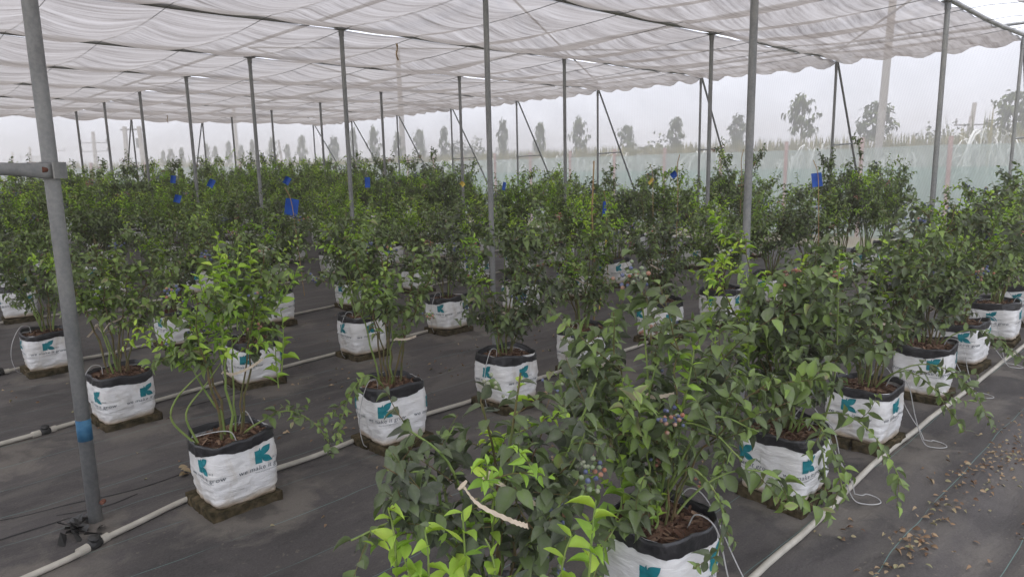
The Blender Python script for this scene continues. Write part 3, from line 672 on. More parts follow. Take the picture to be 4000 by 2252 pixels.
for r, row in enumerate(ROWS):
    for i, (x, y) in enumerate(row):
        if (r, i) in ((1, 0), (2, 0)): continue
        rz = random.choice([0, 1, 2, 3]) * math.pi / 2 + random.gauss(0, .07)
        hb = HTS[r] * random.uniform(.93, 1.06) - HB - BRK + .035
        if r >= 3 and x > 6: hb *= random.uniform(1.04, 1.18)
        if r < 3 and x > 6: hb *= random.uniform(1.0, 1.12) + .30 * min(1, max(0, (x - 7.6) / 1.6))
        seed = r * 100 + i * 7 + 3
        tie = tie_mesh(seed, HB + .30 + random.uniform(-.06, .12), random.uniform(.15, .21)) if r < 5 else None
        if (r, i) in RIBBONS: tie = ribbon_mesh(RIBBONS[(r, i)])
        z = BRK + walkz(x, y) * .6
        tilt = random.gauss(0, .02)
        if (r, i) in NEAR:
            rz = random.gauss(0, .05)                # these bushes are shaped in world directions
            bagi = (r * 3 + i) % 6
            o = add_bush(make_bush(seed, near=(r < 2 or i < 3), **NEAR[(r, i)]), bagi, (x, y, z), rz, 1.0, tie)
        else:
            pi = random.randrange(len(PROTO)) if r > 2 else random.choice((0, 2, 4, 6, 7))
            o = add_bush(PROTO[pi], random.randrange(6), (x, y, z), rz, hb, tie, random.uniform(.98, 1.15) * (1.12 if r > 4 else 1), r < 6)
        o.rotation_euler[0] = tilt
        if r < 5:
            lb = LOOK.get((r, i)) or f"blueberry bush in a white printed bag, {ORD[i]} bag of the {ROWNAME[r]}"
            tag(o, lb, 'potted bush', 'blueberry bushes in white grow bags')
        else:
            tag(o, 'dusty green blueberry bush in the dense rows towards the pale net at the back', 'potted bush', 'blueberry bushes in the dense back rows')
        # two mossy bricks carry each bag
        if r < 4 or (r == 4 and i < 6):
            for s_ in (-1, 1):
                if brick0 is None:
                    mb = MB(); rg = np.random.RandomState(3)
                    bm = bmesh.new(); bmesh.ops.create_cube(bm, size=1)
                    bmesh.ops.scale(bm, vec=(.345, .165, BRK), verts=bm.verts); bmesh.ops.subdivide_edges(bm, edges=bm.edges[:], cuts=6, use_grid_fill=True)
                    for v in bm.verts: v.co += Vector((noise.noise(v.co * 22), noise.noise(v.co * 22 + Vector((5, 0, 0))), noise.noise(v.co * 22 + Vector((0, 7, 0))) * .6)) * .011
                    me = bpy.data.meshes.new('brick'); bm.to_mesh(me); bm.free(); me.materials.append(M['brick'])
                    for p in me.polygons: p.use_smooth = True
                    b = brick0 = link('brick', me)
                else:
                    b = brick0.copy(); COL.objects.link(b)
                b.location = (x + random.uniform(-.015, .015), y + s_ * .0865 + random.uniform(-.01, .01), BRK / 2 - .003 + walkz(x, y) * .6)
                b.rotation_euler = (random.gauss(0, .02), random.gauss(0, .015), random.gauss(0, .03) + (math.pi if s_ > 0 else 0))
                side = 'walkway facing' if s_ < 0 else 'rear'
                tag(b, f"mossy brick, {side} one under the {ORD[i]} bag of the {ROWNAME[r]}", 'brick', 'mossy bricks under the bags')

# ------------------------------------------------------------------ steel posts and roof
HR = 3.11; RP = .03
RY = [2.30 + 2.34 * i for i in range(-2, 9)]            # roof pipe lines; the last is the back edge
RX = [11.25, 7.69, 4.14, .58]
def post_mesh(h, r=.0238, cap=True):
    mb = MB(); mb.tube([(0, 0, -.05), (0, 0, h * .5), (0, 0, h)], r, 14)
    return mb.mesh('post', M['steel'], False)
pm = post_mesh(HR - .02)
cl = MB(); cl.tube([(0, 0, HR - .10), (0, 0, HR - .03)], .029, 12); cl.box((0, 0, HR - .025), (.12, .09, .012)); clampm = cl.mesh('top_clamp', M['steel'])
n = 0
for i in range(2, 10):
    for j in (1, 2, 3):
        y, x = RY[i], RX[j]
        if i == 2: x += {1: .42, 2: .16, 3: -3}[j]
        if j == 3 and i < 7: continue
        if i == 3 and j == 3: continue
        if j == 3 and x < .12 * y - .5: continue
        p = link('support_post', pm, None, (x, y, walkz(x, y))); link('top_clamp', clampm, p)
        if i == 2: p.scale = (1.05, 1.05, 1)
        tag(p, f"grey steel post under the {ORD[i - 2]} roof pipe, {['', 'nearer the braced post', 'middle of the pipe', 'farther from the braced post'][j]}", 'post', 'grey steel posts under the shade cloth')
# tall front post with a flattened tie pipe bolted to it
root = empty('support_post', (.672, 3.6, walkz(.67, 3.6)))
mb = MB(); mb.tube([(0, 0, -.06), (.004, .003, 1.5), (.012, .012, 3.12)], .0308, 20); mb.build('post', M['steel'], root, True)
mb = MB(); mb.tube([(.001, 0, .40), (.001, 0, .50)], .0316, 20); mb.build('blue_tape', M['bluetape'], root, True)
mb = MB(); mb.tube([(0, 0, 1.585), (0, 0, 1.660)], .0352, 16); mb.box((.03, -.036, 1.622), (.075, .008, .07), .7); 
mb.build('clamp_band', M['steel'], root)
mb = MB(); mb.tube([(-.02, -.035, 1.625), (-.035, -.045, 1.626)], .012, 8); mb.tube([(.036, -.035, .10), (.022, -.05, .10)], .011, 8); mb.build('bolt', M['rust'], root)
mb = MB(); P = np.array([(-1.5, -.03, 1.69), (-.3, -.035, 1.64), (-.12, -.037, 1.628), (-.03, -.038, 1.622), (.03, -.038, 1.622)])
mb.tube(P, [.024, .024, .027, .034, .034], 12, squash=1); V = mb.v[-1].reshape(5, 12, 3)
V[3:, :, 1] = -.038 + (V[3:, :, 1] + .038) * .15; V[2, :, 1] = -.037 + (V[2, :, 1] + .037) * .6
mb.build('tie_pipe', M['steel'], root, True)
tag(root, 'tall thick grey steel post with blue tape near its foot and a bolted side pipe', 'post')
# torn mat scraps at its foot
mb = MB(); rg = np.random.RandomState(8)
for q in range(16):
    c = np.array([.60 + rg.normal(0, .045), 3.57 + rg.normal(0, .05), .012]); a = rg.uniform(0, 6.28); d = np.array([math.cos(a), math.sin(a), rg.uniform(-.1, .5)]) * rg.uniform(.02, .05); s_ = np.array([-math.sin(a), math.cos(a), .2]) * .015
    mb.add([c - d - s_, c + d - s_ * .5, c + d * .8 + s_ + (0, 0, .02), c - d + s_ + (0, 0, .008)], [(0, 1, 2, 3)])
tag(mb.build('torn_mat_scraps', M['black']), 'ragged black scraps of torn mat at the foot of the tall post', 'scraps', kind='stuff')
def braced(x, y, dx, dy, label):
    root = empty('braced_post', (x, y, 0)); h = HR - .02
    mb = MB(); mb.tube([(0, 0, -.05), (0, 0, h)], .0205, 12); mb.build('post', M['steel'], root)
    mb = MB(); L = 1.88; mb.tube([(dx * .04, dy * .04, h - .03), (dx * L, dy * L, -.05)], .017, 10); mb.build('brace', M['steel'], root)
    mb = MB(); z = 1.82; q = L * (h - z) / h; mb.tube([(dx * .02, dy * .02, z), (dx * q, dy * q, z + .03)], .012, 8); mb.build('tie_bar', M['steel'], root)
    mb = MB(); mb.tube([(0, 0, z - .03), (0, 0, z + .03)], .0245, 10); mb.tube([(0, 0, h - .14), (0, 0, h - .06)], .0245, 10); mb.build('clamp_band', M['steel'], root)
    tag(root, label, 'post', 'braced posts along the net walls'); return root
for i in range(2, 11):
    braced(RX[0], RY[i], 1, 0, f"grey A shaped braced post at the cloth edge, {ORD[i - 2]} from the walkway end" if i < 10 else 'corner braced post where the two net walls meet')
for k, (x) in enumerate((7.8, 5.94, 4.0, 2.4)):
    braced(x, RY[10], 0, 1, f"thin dark braced post on the back net wall, {ORD[k]} from the corner")
# roof pipes along X
for i, y in enumerate(RY):
    if i < 1: continue
    mb = MB(); xs = np.linspace(-3.1, 11.32, 30)
    mb.tube(np.stack([xs, np.full(30, y), HR + .012 * np.sin(xs * 1.77)], 1), .026, 10); o = mb.build('roof_pipe', M['steel_light'], None, True)
    tag(o, 'roof pipe along the open front edge, overhead' if i < 2 else f"long pale steel roof pipe under the shade cloth, {ORD[i - 2]} from the front", 'pipe', 'roof pipes')
# wires across Y
WS = 3.555 / 4
wx = [11.25 - WS * k for k in range(0, 16)]
def wire_sag(t): return .05 * 4 * t * (1 - t)
for k, x in enumerate(wx):
    P = []
    for i in range(1, 10):
        for q in range(10): 
            tt = q / 10; P.append((x, RY[i] + 2.34 * tt, HR - .03 + .03 * tt - wire_sag(tt)))
    P.append((x, RY[10], HR - .045)); mb = MB(); mb.tube(P, .0032, 4)
    tag(mb.build('support_wire', M['wire']), 'thin dark wire sagging under the shade cloth between the roof pipes', 'wire', 'wires carrying the shade cloth')
# cross beams and diagonal rods over the cloth
mb = None
for k, x in enumerate((11.27, 7.69 + .05, 4.14 + .05)):
    mb = MB(); mb.tube([(x, RY[1], HR + .16), (x, RY[10], HR + .16)], .02, 8)
    tag(mb.build('cross_pipe', M['steel']), f"faint steel cross pipe above the shade cloth, {ORD[k]} from the open edge", 'pipe', 'cross pipes over the cloth')
for i in range(2, 8):
    for j in range(2):
        mb = MB(); a, b = RX[j], RX[j + 1]
        s_ = 1 if (i + j) % 2 else -1
        y0, y1 = (RY[i], RY[i + 1]) if s_ > 0 else (RY[i + 1], RY[i])
        mb.tube([(a, y0, HR + .10), (b, y1, HR + .10)], .012, 6)
        tag(mb.build('diagonal_rod', M['steel']), 'faint thin diagonal rod seen through the shade cloth', 'rod', 'diagonal rods over the cloth')
# shade cloth panels, hanging in swags from the wires
rg = np.random.RandomState(12)
for i in range(1, 10):
    y0, y1 = RY[i], RY[i + 1]
    xend = 11.30 if i != 1 else 10.75
    xs = np.concatenate([np.arange(-3, 8.0, .09), np.arange(8.0, xend + .01, .045)]); ts = np.linspace(0, 1, 25)
    cell = rg.uniform(.8, 1.2, 40)
    Xg = np.zeros((len(xs), len(ts))); Yg = np.zeros_like(Xg); Zg = np.zeros_like(Xg)
    for a, x in enumerate(xs):
        u = (11.25 - x) / WS; c = int(max(0, u)); su = abs(math.sin(math.pi * u)) ** .85 * cell[c]
        e = max(0.0, min(1.0, (x - 7.0) / 3.2)); ed = max(0.0, min(1.0, (x - 10.3) / .95))
        su *= 1 - .6 * e
        gap =   .008 + .010 * su * (cell[(c * 3) % 40] > 1.0) + (.05 * su if e > .2 else 0)
        for b, tq in enumerate(ts):
            g0 = gap * .4; g1 = gap
            if i == 1: g1 = .03 + .55 * max(0, min(1, (x - 4.5) / 5.5))
            y = y0 + g0 + (y1 - y0 - g0 - g1) * tq
            bow = 4 * tq * (1 - tq)
            z = HR - .018 + .026 * tq - (.010 + .024 * tq) * su * (1 + 1.2 * e) - wire_sag(tq) - bow * .085 * su
            ph = 2 * math.pi * x / .42 + .6 * math.sin(tq * 7 + i)
            z += e * .013 * math.sin(ph) + e * .007 * math.sin(tq * 31 + x * 3)
            sc = abs(math.sin(math.pi * (tq * 5 + .13 * math.sin(i * 2.3))))
            z += ed ** 2 * (.085 * wire_sag(tq) / .05 * .6 - .10 * sc ** .8 - .01 * math.sin(tq * 9 + i * 2))
            z += .006 * noise.noise(Vector((x * 1.5, y * 5, i)))
            Xg[a, b] = x + (.03 * math.sin(tq * 12 + i) * ed); Yg[a, b] = y; Zg[a, b] = z
    mb = MB(); grid_mesh(mb, Xg, Yg, Zg)
    o = mb.build('shade_cloth', M['cloth'], None, True)
    tag(o, f"pale grey shade cloth hanging in swags between roof pipes, {ORD[i]} strip from overhead", 'shade cloth', 'shade cloth strips')
# insect net walls, leaning out along the braces
def sheet(A, B, C, D, nu, nv, bulge):
    X = np.zeros((nu, nv)); Y = X.copy(); Z = X.copy()
    for a in range(nu):
        for b in range(nv):
            u, v = a / (nu - 1), b / (nv - 1)
            p = (Vector(A) * (1 - u) + Vector(B) * u) * (1 - v) + (Vector(D) * (1 - u) + Vector(C) * u) * v
            k = bulge * math.sin(math.pi * v) * noise.noise(Vector((u * 9, v * 2, 3)))
            X[a, b], Y[a, b], Z[a, b] = p.x + k, p.y + k, p.z
    mb = MB(); grid_mesh(mb, X, Y, Z); return mb
YE = RY[10]
tag(sheet((13.2, -6, -.03), (13.2, YE + 1.95, -.03), (11.33, YE + .08, 3.2), (11.33, -6, 3.2), 60, 8, .05).build('insect_net', M['insect'], None, True), 'sheer whitish insect net wall along the side where the rows end', 'net wall')
tag(sheet((-9, YE + 1.95, -.03), (13.19, YE + 1.95, -.03), (11.32, YE + .08, 3.2), (-9, YE + .08, 3.2), 60, 8, .05).build('insect_net', M['insect'], None, True), 'sheer whitish insect net wall across the back of the rows', 'net wall')

# ------------------------------------------------------------------ irrigation
def ground_pipe(pts, r, label, joins=()):
    root = empty('irrigation_pipe', (0, 0, 0))
    P = spline(pts, 8); P[:, 2] = [max(walkz(a, b), -.004) + r + .001 for a, b, _ in P]
    mb = MB(); mb.tube(P, r, 10); mb.build('pipe', M['pvc'], root, True)
    for jx, jy in joins:
        k = int(np.argmin((P[:, 0] - jx) ** 2 + (P[:, 1] - jy) ** 2)); k = max(1, min(len(P) - 2, k)); d = P[k + 1] - P[k - 1]; d /= np.linalg.norm(d)
        mb = MB(); c = P[k]; side = np.cross(d, (0, 0, 1))
        mb.tube([c - d * .028, c - d * .012, c + d * .012, c + d * .028], [.020, .026, .026, .020], 12); mb.tube([c + (0, 0, .01), c + side * .02 + (0, 0, .034)], [.018, .014], 10); mb.tube([c + side * .004 + (0, 0, .028), c + side * .006 + (0, 0, .036)], [.026, .022], 12)
        mb.build('valve', M['black'], root, True)
        mb = MB(); mb.tube([c - d * .075, c - d * .03], .0205, 12); mb.build('coupling', M['pvc'], root); mb = MB(); mb.tube([c + d * .03, c + d * .065], .0195, 12); mb.build('coupling', M['pvc'], root)
    tag(root, label, 'pipe', 'irrigation pipes on the mat'); return root
ground_pipe([(-.5, 1.1, 0), (.8, 1.17, 0), (2.36, 1.19, 0), (3.1, 1.21, 0), (3.86, 1.25, 0), (5.16, 1.24, 0), (6.17, 1.24, 0), (7.3, 1.23, 0), (9, 1.24, 0), (11, 1.25, 0)], .0138, 'pale irrigation pipe running along the walkway edge of the bags')
ground_pipe([(-1.2, 2.95, 0), (.33, 3.25, 0), (.64, 3.35, 0), (1.02, 3.47, 0), (1.5, 3.50, 0), (2.03, 3.55, 0), (2.63, 3.6, 0), (4, 3.6, 0), (6, 3.7, 0), (8, 3.8, 0), (11, 3.85, 0)], .0138, 'pale irrigation pipe with black valve beside the tall post', [(.62, 3.34)])
ground_pipe([(-.6, 4.9, 0), (.5, 5.05, 0), (.92, 5.15, 0), (1.51, 5.24, 0), (1.85, 5.32, 0), (2.64, 5.39, 0), (3.5, 5.46, 0), (5, 5.6, 0), (8, 6, 0), (11, 6.05, 0)], .0138, 'pale irrigation pipe passing behind the tall post', [(.74, 5.11)])
ground_pipe([(-.2, 6.9, 0), (.76, 6.94, 0), (1.03, 7.03, 0), (1.42, 6.95, 0), (2.02, 7.06, 0), (4, 7.4, 0), (7, 7.85, 0), (11, 8, 0)], .0138, 'pale irrigation pipe under the fourth row of bags', [(.72, 6.94)])
ground_pipe([(.2, 9.45, 0), (2, 9.5, 0), (4.33, 9.6, 0), (5.0, 9.62, 0), (8, 9.9, 0), (11, 10, 0)], .0138, 'pale irrigation pipe under the fifth row of bags')
def drip(pts, label, r=.0026):
    mb = MB(); mb.tube(spline(pts, 7), r, 6); o = mb.build('drip_tube', M['drip'], None, True)
    tag(o, label, 'drip tube', 'thin drip tubes feeding the bags'); return o
ZR = HB + BRK
for i, (x, y) in enumerate(ROWS[0][:8]):
    g = .006
    a = .05 if i != 1 else -.02
    drip([(x + .02, y - .10, ZR - .03), (x + .03, y - .13, ZR + .03), (x + .035, y - .205, ZR + .0), (x + .05, y - .25, .20), (x + .09, y - .29, .05), (x + .13, y - .34, .022), (x + .20, y - .375, .014), (x + .25, y - .345, .012), (x + .24, y - .30, .02), (x + .18, y - .30, .035), (x + .16, y - .27, .04)], f"white drip tube looping from the pale pipe into the {ORD[i]} walkway bag")
    drip([(x + .12, y + .02, ZR - .02), (x + .16, y - .02, ZR + .045), (x + .225, y - .06, ZR - .02), (x + .27, y - .14, .16), (x + .25, y - .22, .06), (x + .17, y - .27, .034)], f"white drip tube arching off the corner of the {ORD[i]} walkway bag")
for r in (1, 2, 3):
    for i, (x, y) in enumerate(ROWS[r][:6]):
        if i == 0 and r < 3: continue
        if r == 1 and i == 1:
            drip([(x - .17, y + .03, ZR - .005), (x - .10, y - .06, ZR + .025), (x - .04, y - .10, ZR + .02), (x - .02, y - .115, ZR - .03)], 'white drip tube lying across the mulch beside the lime shoots'); drip([(x + .06, y + .06, ZR - .02), (x + .07, y + .03, ZR + .05), (x + .09, y + .01, ZR + .055), (x + .11, y - .02, ZR - .02)], 'short white tube hoop standing in the mulch of the big bag'); continue
        drip([(x - .10, y - .02, ZR - .03), (x - .11, y - .03, ZR + .03), (x - .17, y - .04, ZR + .035), (x - .235, y - .06, ZR - .07), (x - .26, y - .07, .19), (x - .24, y - .06, .08), (x - .20, y - .03, .035)], f"white drip tube hooped over the rim of the {ORD[i]} bag in the {ROWNAME[r]}")

# ------------------------------------------------------------------ dusty patches, fallen leaves
mb = MB(); rg = np.random.RandomState(21)
def litter_leaf(mb, c, size, tint):
    size = size * .62
    a = rg.uniform(0, 6.28); d = np.array([[math.cos(a), math.sin(a), rg.uniform(-.05, .22)]]); u = rg.normal(0, .45, (1, 3)) + (0, 0, 1)
    place_leaves(mb, LEAF_N, np.array([c]), d, u, np.array([size]), np.array([rg.uniform(.45, .65)]), np.array([tint]), 0, rg)
def heap(cx, cy, rx, ry, n, smin=.03, smax=.055):
    for _ in range(n):
        x, y = cx + rg.normal(0, rx), cy + rg.normal(0, ry); litter_leaf(mb, (x, y, walkz(x, y) + .006 + rg.uniform(0, .018)), rg.uniform(smin, smax), rg.uniform(0, 1))
heap(4.3, .78, .22, .06, 120, .025, .045); heap(3.95, .86, .16, .06, 40, .025, .045); heap(3.43, .84, .12, .04, 26); heap(3.62, .83, .1, .05, 14); heap(3.1, .83, .10, .04, 34); heap(2.82, .86, .14, .04, 22); heap(4.9, .8, .3, .07, 60, .025, .04); heap(2.96, 1.1, .10, .03, 8); heap(3.4, .6, .5, .1, 16)
heap(2.95, 2.55, .3, .15, 50); heap(3.6, 2.6, .4, .15, 45); heap(4.9, 2.7, .6, .2, 60); heap(2.6, 4.55, .4, .2, 45); heap(3.5, 4.4, .5, .2, 50); heap(2.2, 3.75, .3, .12, 16); heap(1.9, 3.9, .4, .15, 14); heap(6.5, 2.8, .8, .2, 60); heap(5.2, 4.6, .8, .2, 60); heap(3, 6.4, .8, .25, 40); heap(5, 6.7, 1, .25, 40); heap(1.4, 6.2, .5, .2, 14)
for _ in range(160):
    x, y = rg.uniform(.4, 8), rg.uniform(.4, 6); litter_leaf(mb, (x, y, walkz(x, y) + .005), rg.uniform(.018, .045), rg.uniform(0, 1))
tag(mb.build('dry_leaves', M['litter'], None, True), 'curled brown dead leaves scattered over the mat', 'leaf litter', kind='stuff')
FL = [(1.45, 2.85), (1.55, 2.45), (1.9, 3.1), (2.3, 2.92), (1.18, 4.0), (1.05, 4.3), (2.0, 2.62), (2.62, .93), (2.9, 1.05), (3.15, .92), (2.2, .66), (2.5, .45), (2.9, .70), (3.3, .68), (1.62, 4.25), (2.45, 3.9), (3.9, .95), (4.6, .95), (1.75, 2.3), (2.05, 2.45)]
for k, (x, y) in enumerate(FL):
    mb = MB(); litter_leaf(mb, (0, 0, .004), rg.uniform(.04, .06), rg.uniform(.2, .9)); o = mb.build('fallen_leaf', M['litter'], None, True, (x, y, walkz(x, y) + .004))
    tag(o, 'single curled dry brown leaf lying alone on the dark mat', 'leaf', 'single dry leaves on the mat')
mb = MB()
for q in range(5): litter_leaf(mb, (rg.normal(0, .03), rg.normal(0, .03), .008 + q * .004), .08, .8)
o = mb.build('wilted_sprig', M['litter'], None, True, (1.13, 3.82, walkz(1.13, 3.82))); tag(o, 'wilted pale sprig of leaves lying alone on the mat by the tall post', 'sprig')
# soil washed out over the mat round the bricks
gx, gy = MAT_GRID[0].ravel(), MAT_GRID[1].ravel(); dv = np.zeros(len(gx))
for r in range(5):
    for i, (x, y) in enumerate(ROWS[r]):
        dv = np.maximum(dv, np.exp(-(((gx - x - .04) / .38) ** 2 + ((gy - y + .12) / .34) ** 2)))
for x, y, q in ((.67, 3.55, .8), (.64, 3.33, .5), (3.6, .85, .35), (2.9, 1.2, .35)): dv = np.maximum(dv, q * np.exp(-(((gx - x) / .22) ** 2 + ((gy - y) / .16) ** 2)))
WEED.data.attributes['tint'].data.foreach_set('value', dv.astype(np.float32))
for pts in ([(.30, 3.98), (.62, 3.90), (.80, 3.85), (1.0, 3.83), (1.3, 3.86)], [(.2, 3.72), (.42, 3.73), (.6, 3.74)], [(.55, 3.80), (.75, 3.74), (.9, 3.76)], [(1.5, 4.95), (1.8, 4.95), (2.1, 5.02)]):
    P = spline([(a, b, 0) for a, b in pts], 6); P[:, 2] = [walkz(a, b) + .001 for a, b, _ in P]
    mb = MB(); mb.tube(P, .004 * np.sin(np.linspace(.15, math.pi - .1, len(P))) + .001, 5); tag(mb.build('mat_seam', M['black']), kind='structure')

# ------------------------------------------------------------------ stakes and sticky cards
def sticky(x, y, z, w, h, rz, mat, label, tilt=.1, stick=True):
    root = empty('sticky_card', (x, y, 0), rz)
    mb = MB(); V = []; 
    for a in range(5):
        for b in range(2): V.append(((a / 4 - .5) * w, .012 * math.sin(a * .9) + (.001 if b else 0), (b - .5) * h))
    mb.add(V, [(2 * a, 2 * a + 2, 2 * a + 3, 2 * a + 1) for a in range(4)])
    V2 = [(p[0], p[1] + .0025, p[2]) for p in V]; mb.add(V2, [(2 * a + 1, 2 * a + 3, 2 * a + 2, 2 * a) for a in range(4)])
    c = mb.build('card', mat, root, False, (0, 0, z)); c.rotation_euler = (tilt, tilt * 1.5, 0)
    if stick:
        mb = MB(); mb.tube(spline([(.05, -.01, .6), (.02, -.012, z - .2), (.0, -.016, z + .05), (-.04, -.01, z + .16)], 4), .0032, 6); mb.build('stick', M['bamboo'], root)
    tag(root, label, 'sticky trap', 'coloured sticky trap cards'); return root
VIEW = -TH
sticky(2.6, 5.3, 1.32, 0.102, 0.132, VIEW + .3, M['card'], 'large blue sticky card on a thin slanting stick among the bushes', .12)
sticky(3.6, 7.4, 1.50, 0.066, 0.086, VIEW + .5, M['card'], 'tilted blue card just above the biggest blue card', .35, False)
sticky(4.0, 6.4, 1.47, 0.056, 0.106, VIEW, M['card'], 'upright narrow blue card at hedge top, standing alone mid field', .02, False)
sticky(5.8, 2.5, 1.44, 0.079, 0.112, VIEW - .1, M['card'], 'blue card on a tall thin stick before the A shaped braced post', -.08)
sticky(5.1, 5.5, 1.40, 0.059, 0.086, VIEW + 1.15, M['card'], 'small blue card turned almost edge on beside a steel post', .15, False)
sticky(4.8, 3.9, 1.22, 0.066, 0.132, VIEW + 1.0, M['card'], 'long folded blue card half hidden next to the bamboo stake', .05)
sticky(7.5, 5.0, 1.46, 0.079, 0.079, VIEW + .6, M['card'], 'small crumpled blue card high in the dark bushes', .5, False)
sticky(3.0, 8.0, 1.49, 0.066, 0.092, VIEW + .7, M['card'], 'blue card curled against a bush top in the middle rows', .3, False)
sticky(2.8, 8.6, 1.54, 0.059, 0.086, VIEW + .9, M['card'], 'little blue card at hedge top, upper one of a pair', .1, False)
sticky(2.3, 7.0, 1.37, 0.059, 0.073, VIEW + .8, M['card'], 'little blue card, lower one of a pair', .2, False)
sticky(4.2, 5.1, 1.45, 0.046, 0.040, VIEW + .2, M['ycard'], 'small flat yellow card on the bush tops', .5, False)
sticky(5.9, 4.2, 1.43, 0.033, 0.073, VIEW + .9, M['ycard'], 'narrow drooping yellow card by a thin upright twig', .4)
root = empty('bamboo_stake', (4.27, 3.58, 0))
mb = MB(); mb.tube(spline([(0, 0, .33), (.012, 0, .8), (-.01, .005, 1.2), (.006, 0, 1.63)], 5), [.009 - .00022 * k for k in range(16)], 7)
for z in (.55, .78, 1.0, 1.22, 1.42): mb.tube([(0, 0, z - .006), (0, 0, z + .006)], .0105, 7)
mb.build('cane_shaft', M['bamboo'], root, True)
for z in (.98, .5):
    mb = MB(); mb.box((-.012, -.012, z), (.028, .004, .09), .4); o = mb.build('yellow_tag', M['ycard'], root); o.rotation_euler = (0, .15, 0)
tag(root, 'tall bamboo stake with yellow tags standing in a white bag', 'stake')
for k, (x, y, z, h) in enumerate([(6.65, 4.4, 1.55, .28), (8.4, 4.6, 1.6, .3)]):
    mb = MB(); mb.tube(spline([(0, 0, .4), (.03, 0, z - .3), (.02, .01, z), (.05, 0, z + h * .5)], 4), .005, 5)
    o = mb.build('thin_stake', M['bamboo'], None, False, (x, y, 0)); tag(o, 'thin bare brown stick poking out above the bush tops', 'stake', 'thin sticks among the bushes')
# dried twine hanging from the roof
for k, (x, y) in enumerate([(4.6, 2.55), (4.9, 7.05), (6.1, 18.7)]):
    mb = MB(); mb.tube(spline([(0, 0, 0), (.01, .01, -.06), (-.012, 0, -.12), (.01, 0, -.19)], 5), [.006, .012, .012, .01, .008] + [.009] * 11, 5)
    tag(mb.build('dried_twine', M['bamboo'], None, False, (x, y, HR - .08)), ['curled brown scrap of twine dangling from the cloth overhead', 'brown twist of twine hanging from a mid roof pipe', 'dark twine dangling at the far cloth edge'][k], 'twine', 'scraps of twine on the roof')

# ------------------------------------------------------------------ outside: fence, field, trees, poles
def fence(A, B, nposts, label, poff):
    root = empty('net_fence', (0, 0, 0)); A, B = Vector(A), Vector(B); n = 50
    for nm, z0, z1, mt in (('lower_net', -.05, 1.42, M['green_net']), ('upper_net', 1.425, 1.83, M['green_net2'])):
        X = np.zeros((n, 4)); Y = X.copy(); Z = X.copy()
        for a in range(n):
            p = A.lerp(B, a / (n - 1))
            for b in range(4): X[a, b], Y[a, b], Z[a, b] = p.x + .04 * noise.noise(Vector((a * .9, b, 0))), p.y + .04 * noise.noise(Vector((a * .8, b, 4))), z0 + (z1 - z0) * b / 3 + (.03 * noise.noise(Vector((a * .35, 0, 7))) if b == 3 and z1 > 1.5 else 0)
        mb = MB(); grid_mesh(mb, X, Y, Z); mb.build(nm, mt, root, True)
    for k in range(nposts):
        p = A.lerp(B, (k + poff) / nposts); mb = MB(); mb.tube([(p.x, p.y, -.1), (p.x + .01, p.y, 1), (p.x - .02 + .04 * random.random(), p.y, 1.99 + .06 * random.random())], .045, 7)
        mb.build('stake', M['fpost'], root)
    tag(root, label, 'fence'); return root
fence((15.8, -8, 0), (15.8, 25.0, 0), 20, 'low green shade net fence on reddish stakes beyond the side net', .42)
fence((15.7, 25.05, 0), (-14, 25.05, 0), 19, 'low green shade net fence on stakes beyond the back net', .35)
def mound_mesh(seed, R0, H, n=110):
    rg = np.random.RandomState(seed); mb = MB()
    for k in range(n):
        a = rg.uniform(0, 6.28); o = np.array([math.cos(a), math.sin(a), 0]); q = rg.uniform(.5, 1.1) * R0; h = H * rg.uniform(.55, 1.0)
        c = np.array([rg.normal(0, .12), rg.normal(0, .12), 0])
        P = bezier(c + (0, 0, h * .4), c + o * q * .15 + (0, 0, h * 1.12), c + o * q * .75 + (0, 0, h * 1.1), c + o * q + (0, 0, h * rg.uniform(.2, .6)), 9)
        s_ = np.cross(o, (0, 0, 1)); w_ = np.linspace(.022, .008, 9) * rg.uniform(.7, 1.5); V = np.concatenate([P - s_ * w_[:, None], P + s_ * w_[:, None] + (0, 0, .012)]);
        mb.add(V, [(i, i + 1, 9 + i + 1, 9 + i) for i in range(8)], 0, rg.uniform(0, 1))
    for k in range(26):
        a = rg.uniform(0, 6.28); o = np.array([math.cos(a), math.sin(a), 0]); c = o * rg.uniform(0, R0 * .7); tip = c + o * rg.uniform(0, .3) + (0, 0, H * rg.uniform(.98, 1.13)); s_ = np.cross(o, (0, 0, 1)) * .022; b0 = c + (0, 0, H * .55)
        mb.add([b0 - s_, b0 + s_, (b0 + tip) / 2 + s_ * .8, tip, (b0 + tip) / 2 - s_ * .8], [(0, 1, 2, 4), (4, 2, 3)], 1, rg.uniform(0, 1))
    return mb.mesh('strap_leaf_plant', [M['strap'], M['spike']])
MM = [mound_mesh(40 + k, .95, 2.18) for k in range(4)]
spots = [(17.6, 2.3 + 1.02 * k + .25 * math.sin(k * 2.7)) for k in range(23)] + [(17.0 - 1.1 * k, 27.2 + .3 * math.sin(k * 1.9)) for k in range(14)]
for k, (x, y) in enumerate(spots):
    o = link('strap_leaf_plant', MM[k % 4], None, (x, y, -.05)); o.rotation_euler = (0, 0, k * 1.7); s_ = .92 + .08 * math.sin(k * 4.1) + (.1 if k in (1, 2) else 0); o.scale = (s_ * 1.05, s_ * 1.05, s_)
    tag(o, 'pale whitish plant of long arching strap leaves just beyond the green fence', 'strap leaf plant', 'strap leaved plants beyond the fence')
mb = MB(); rg = np.random.RandomState(77)
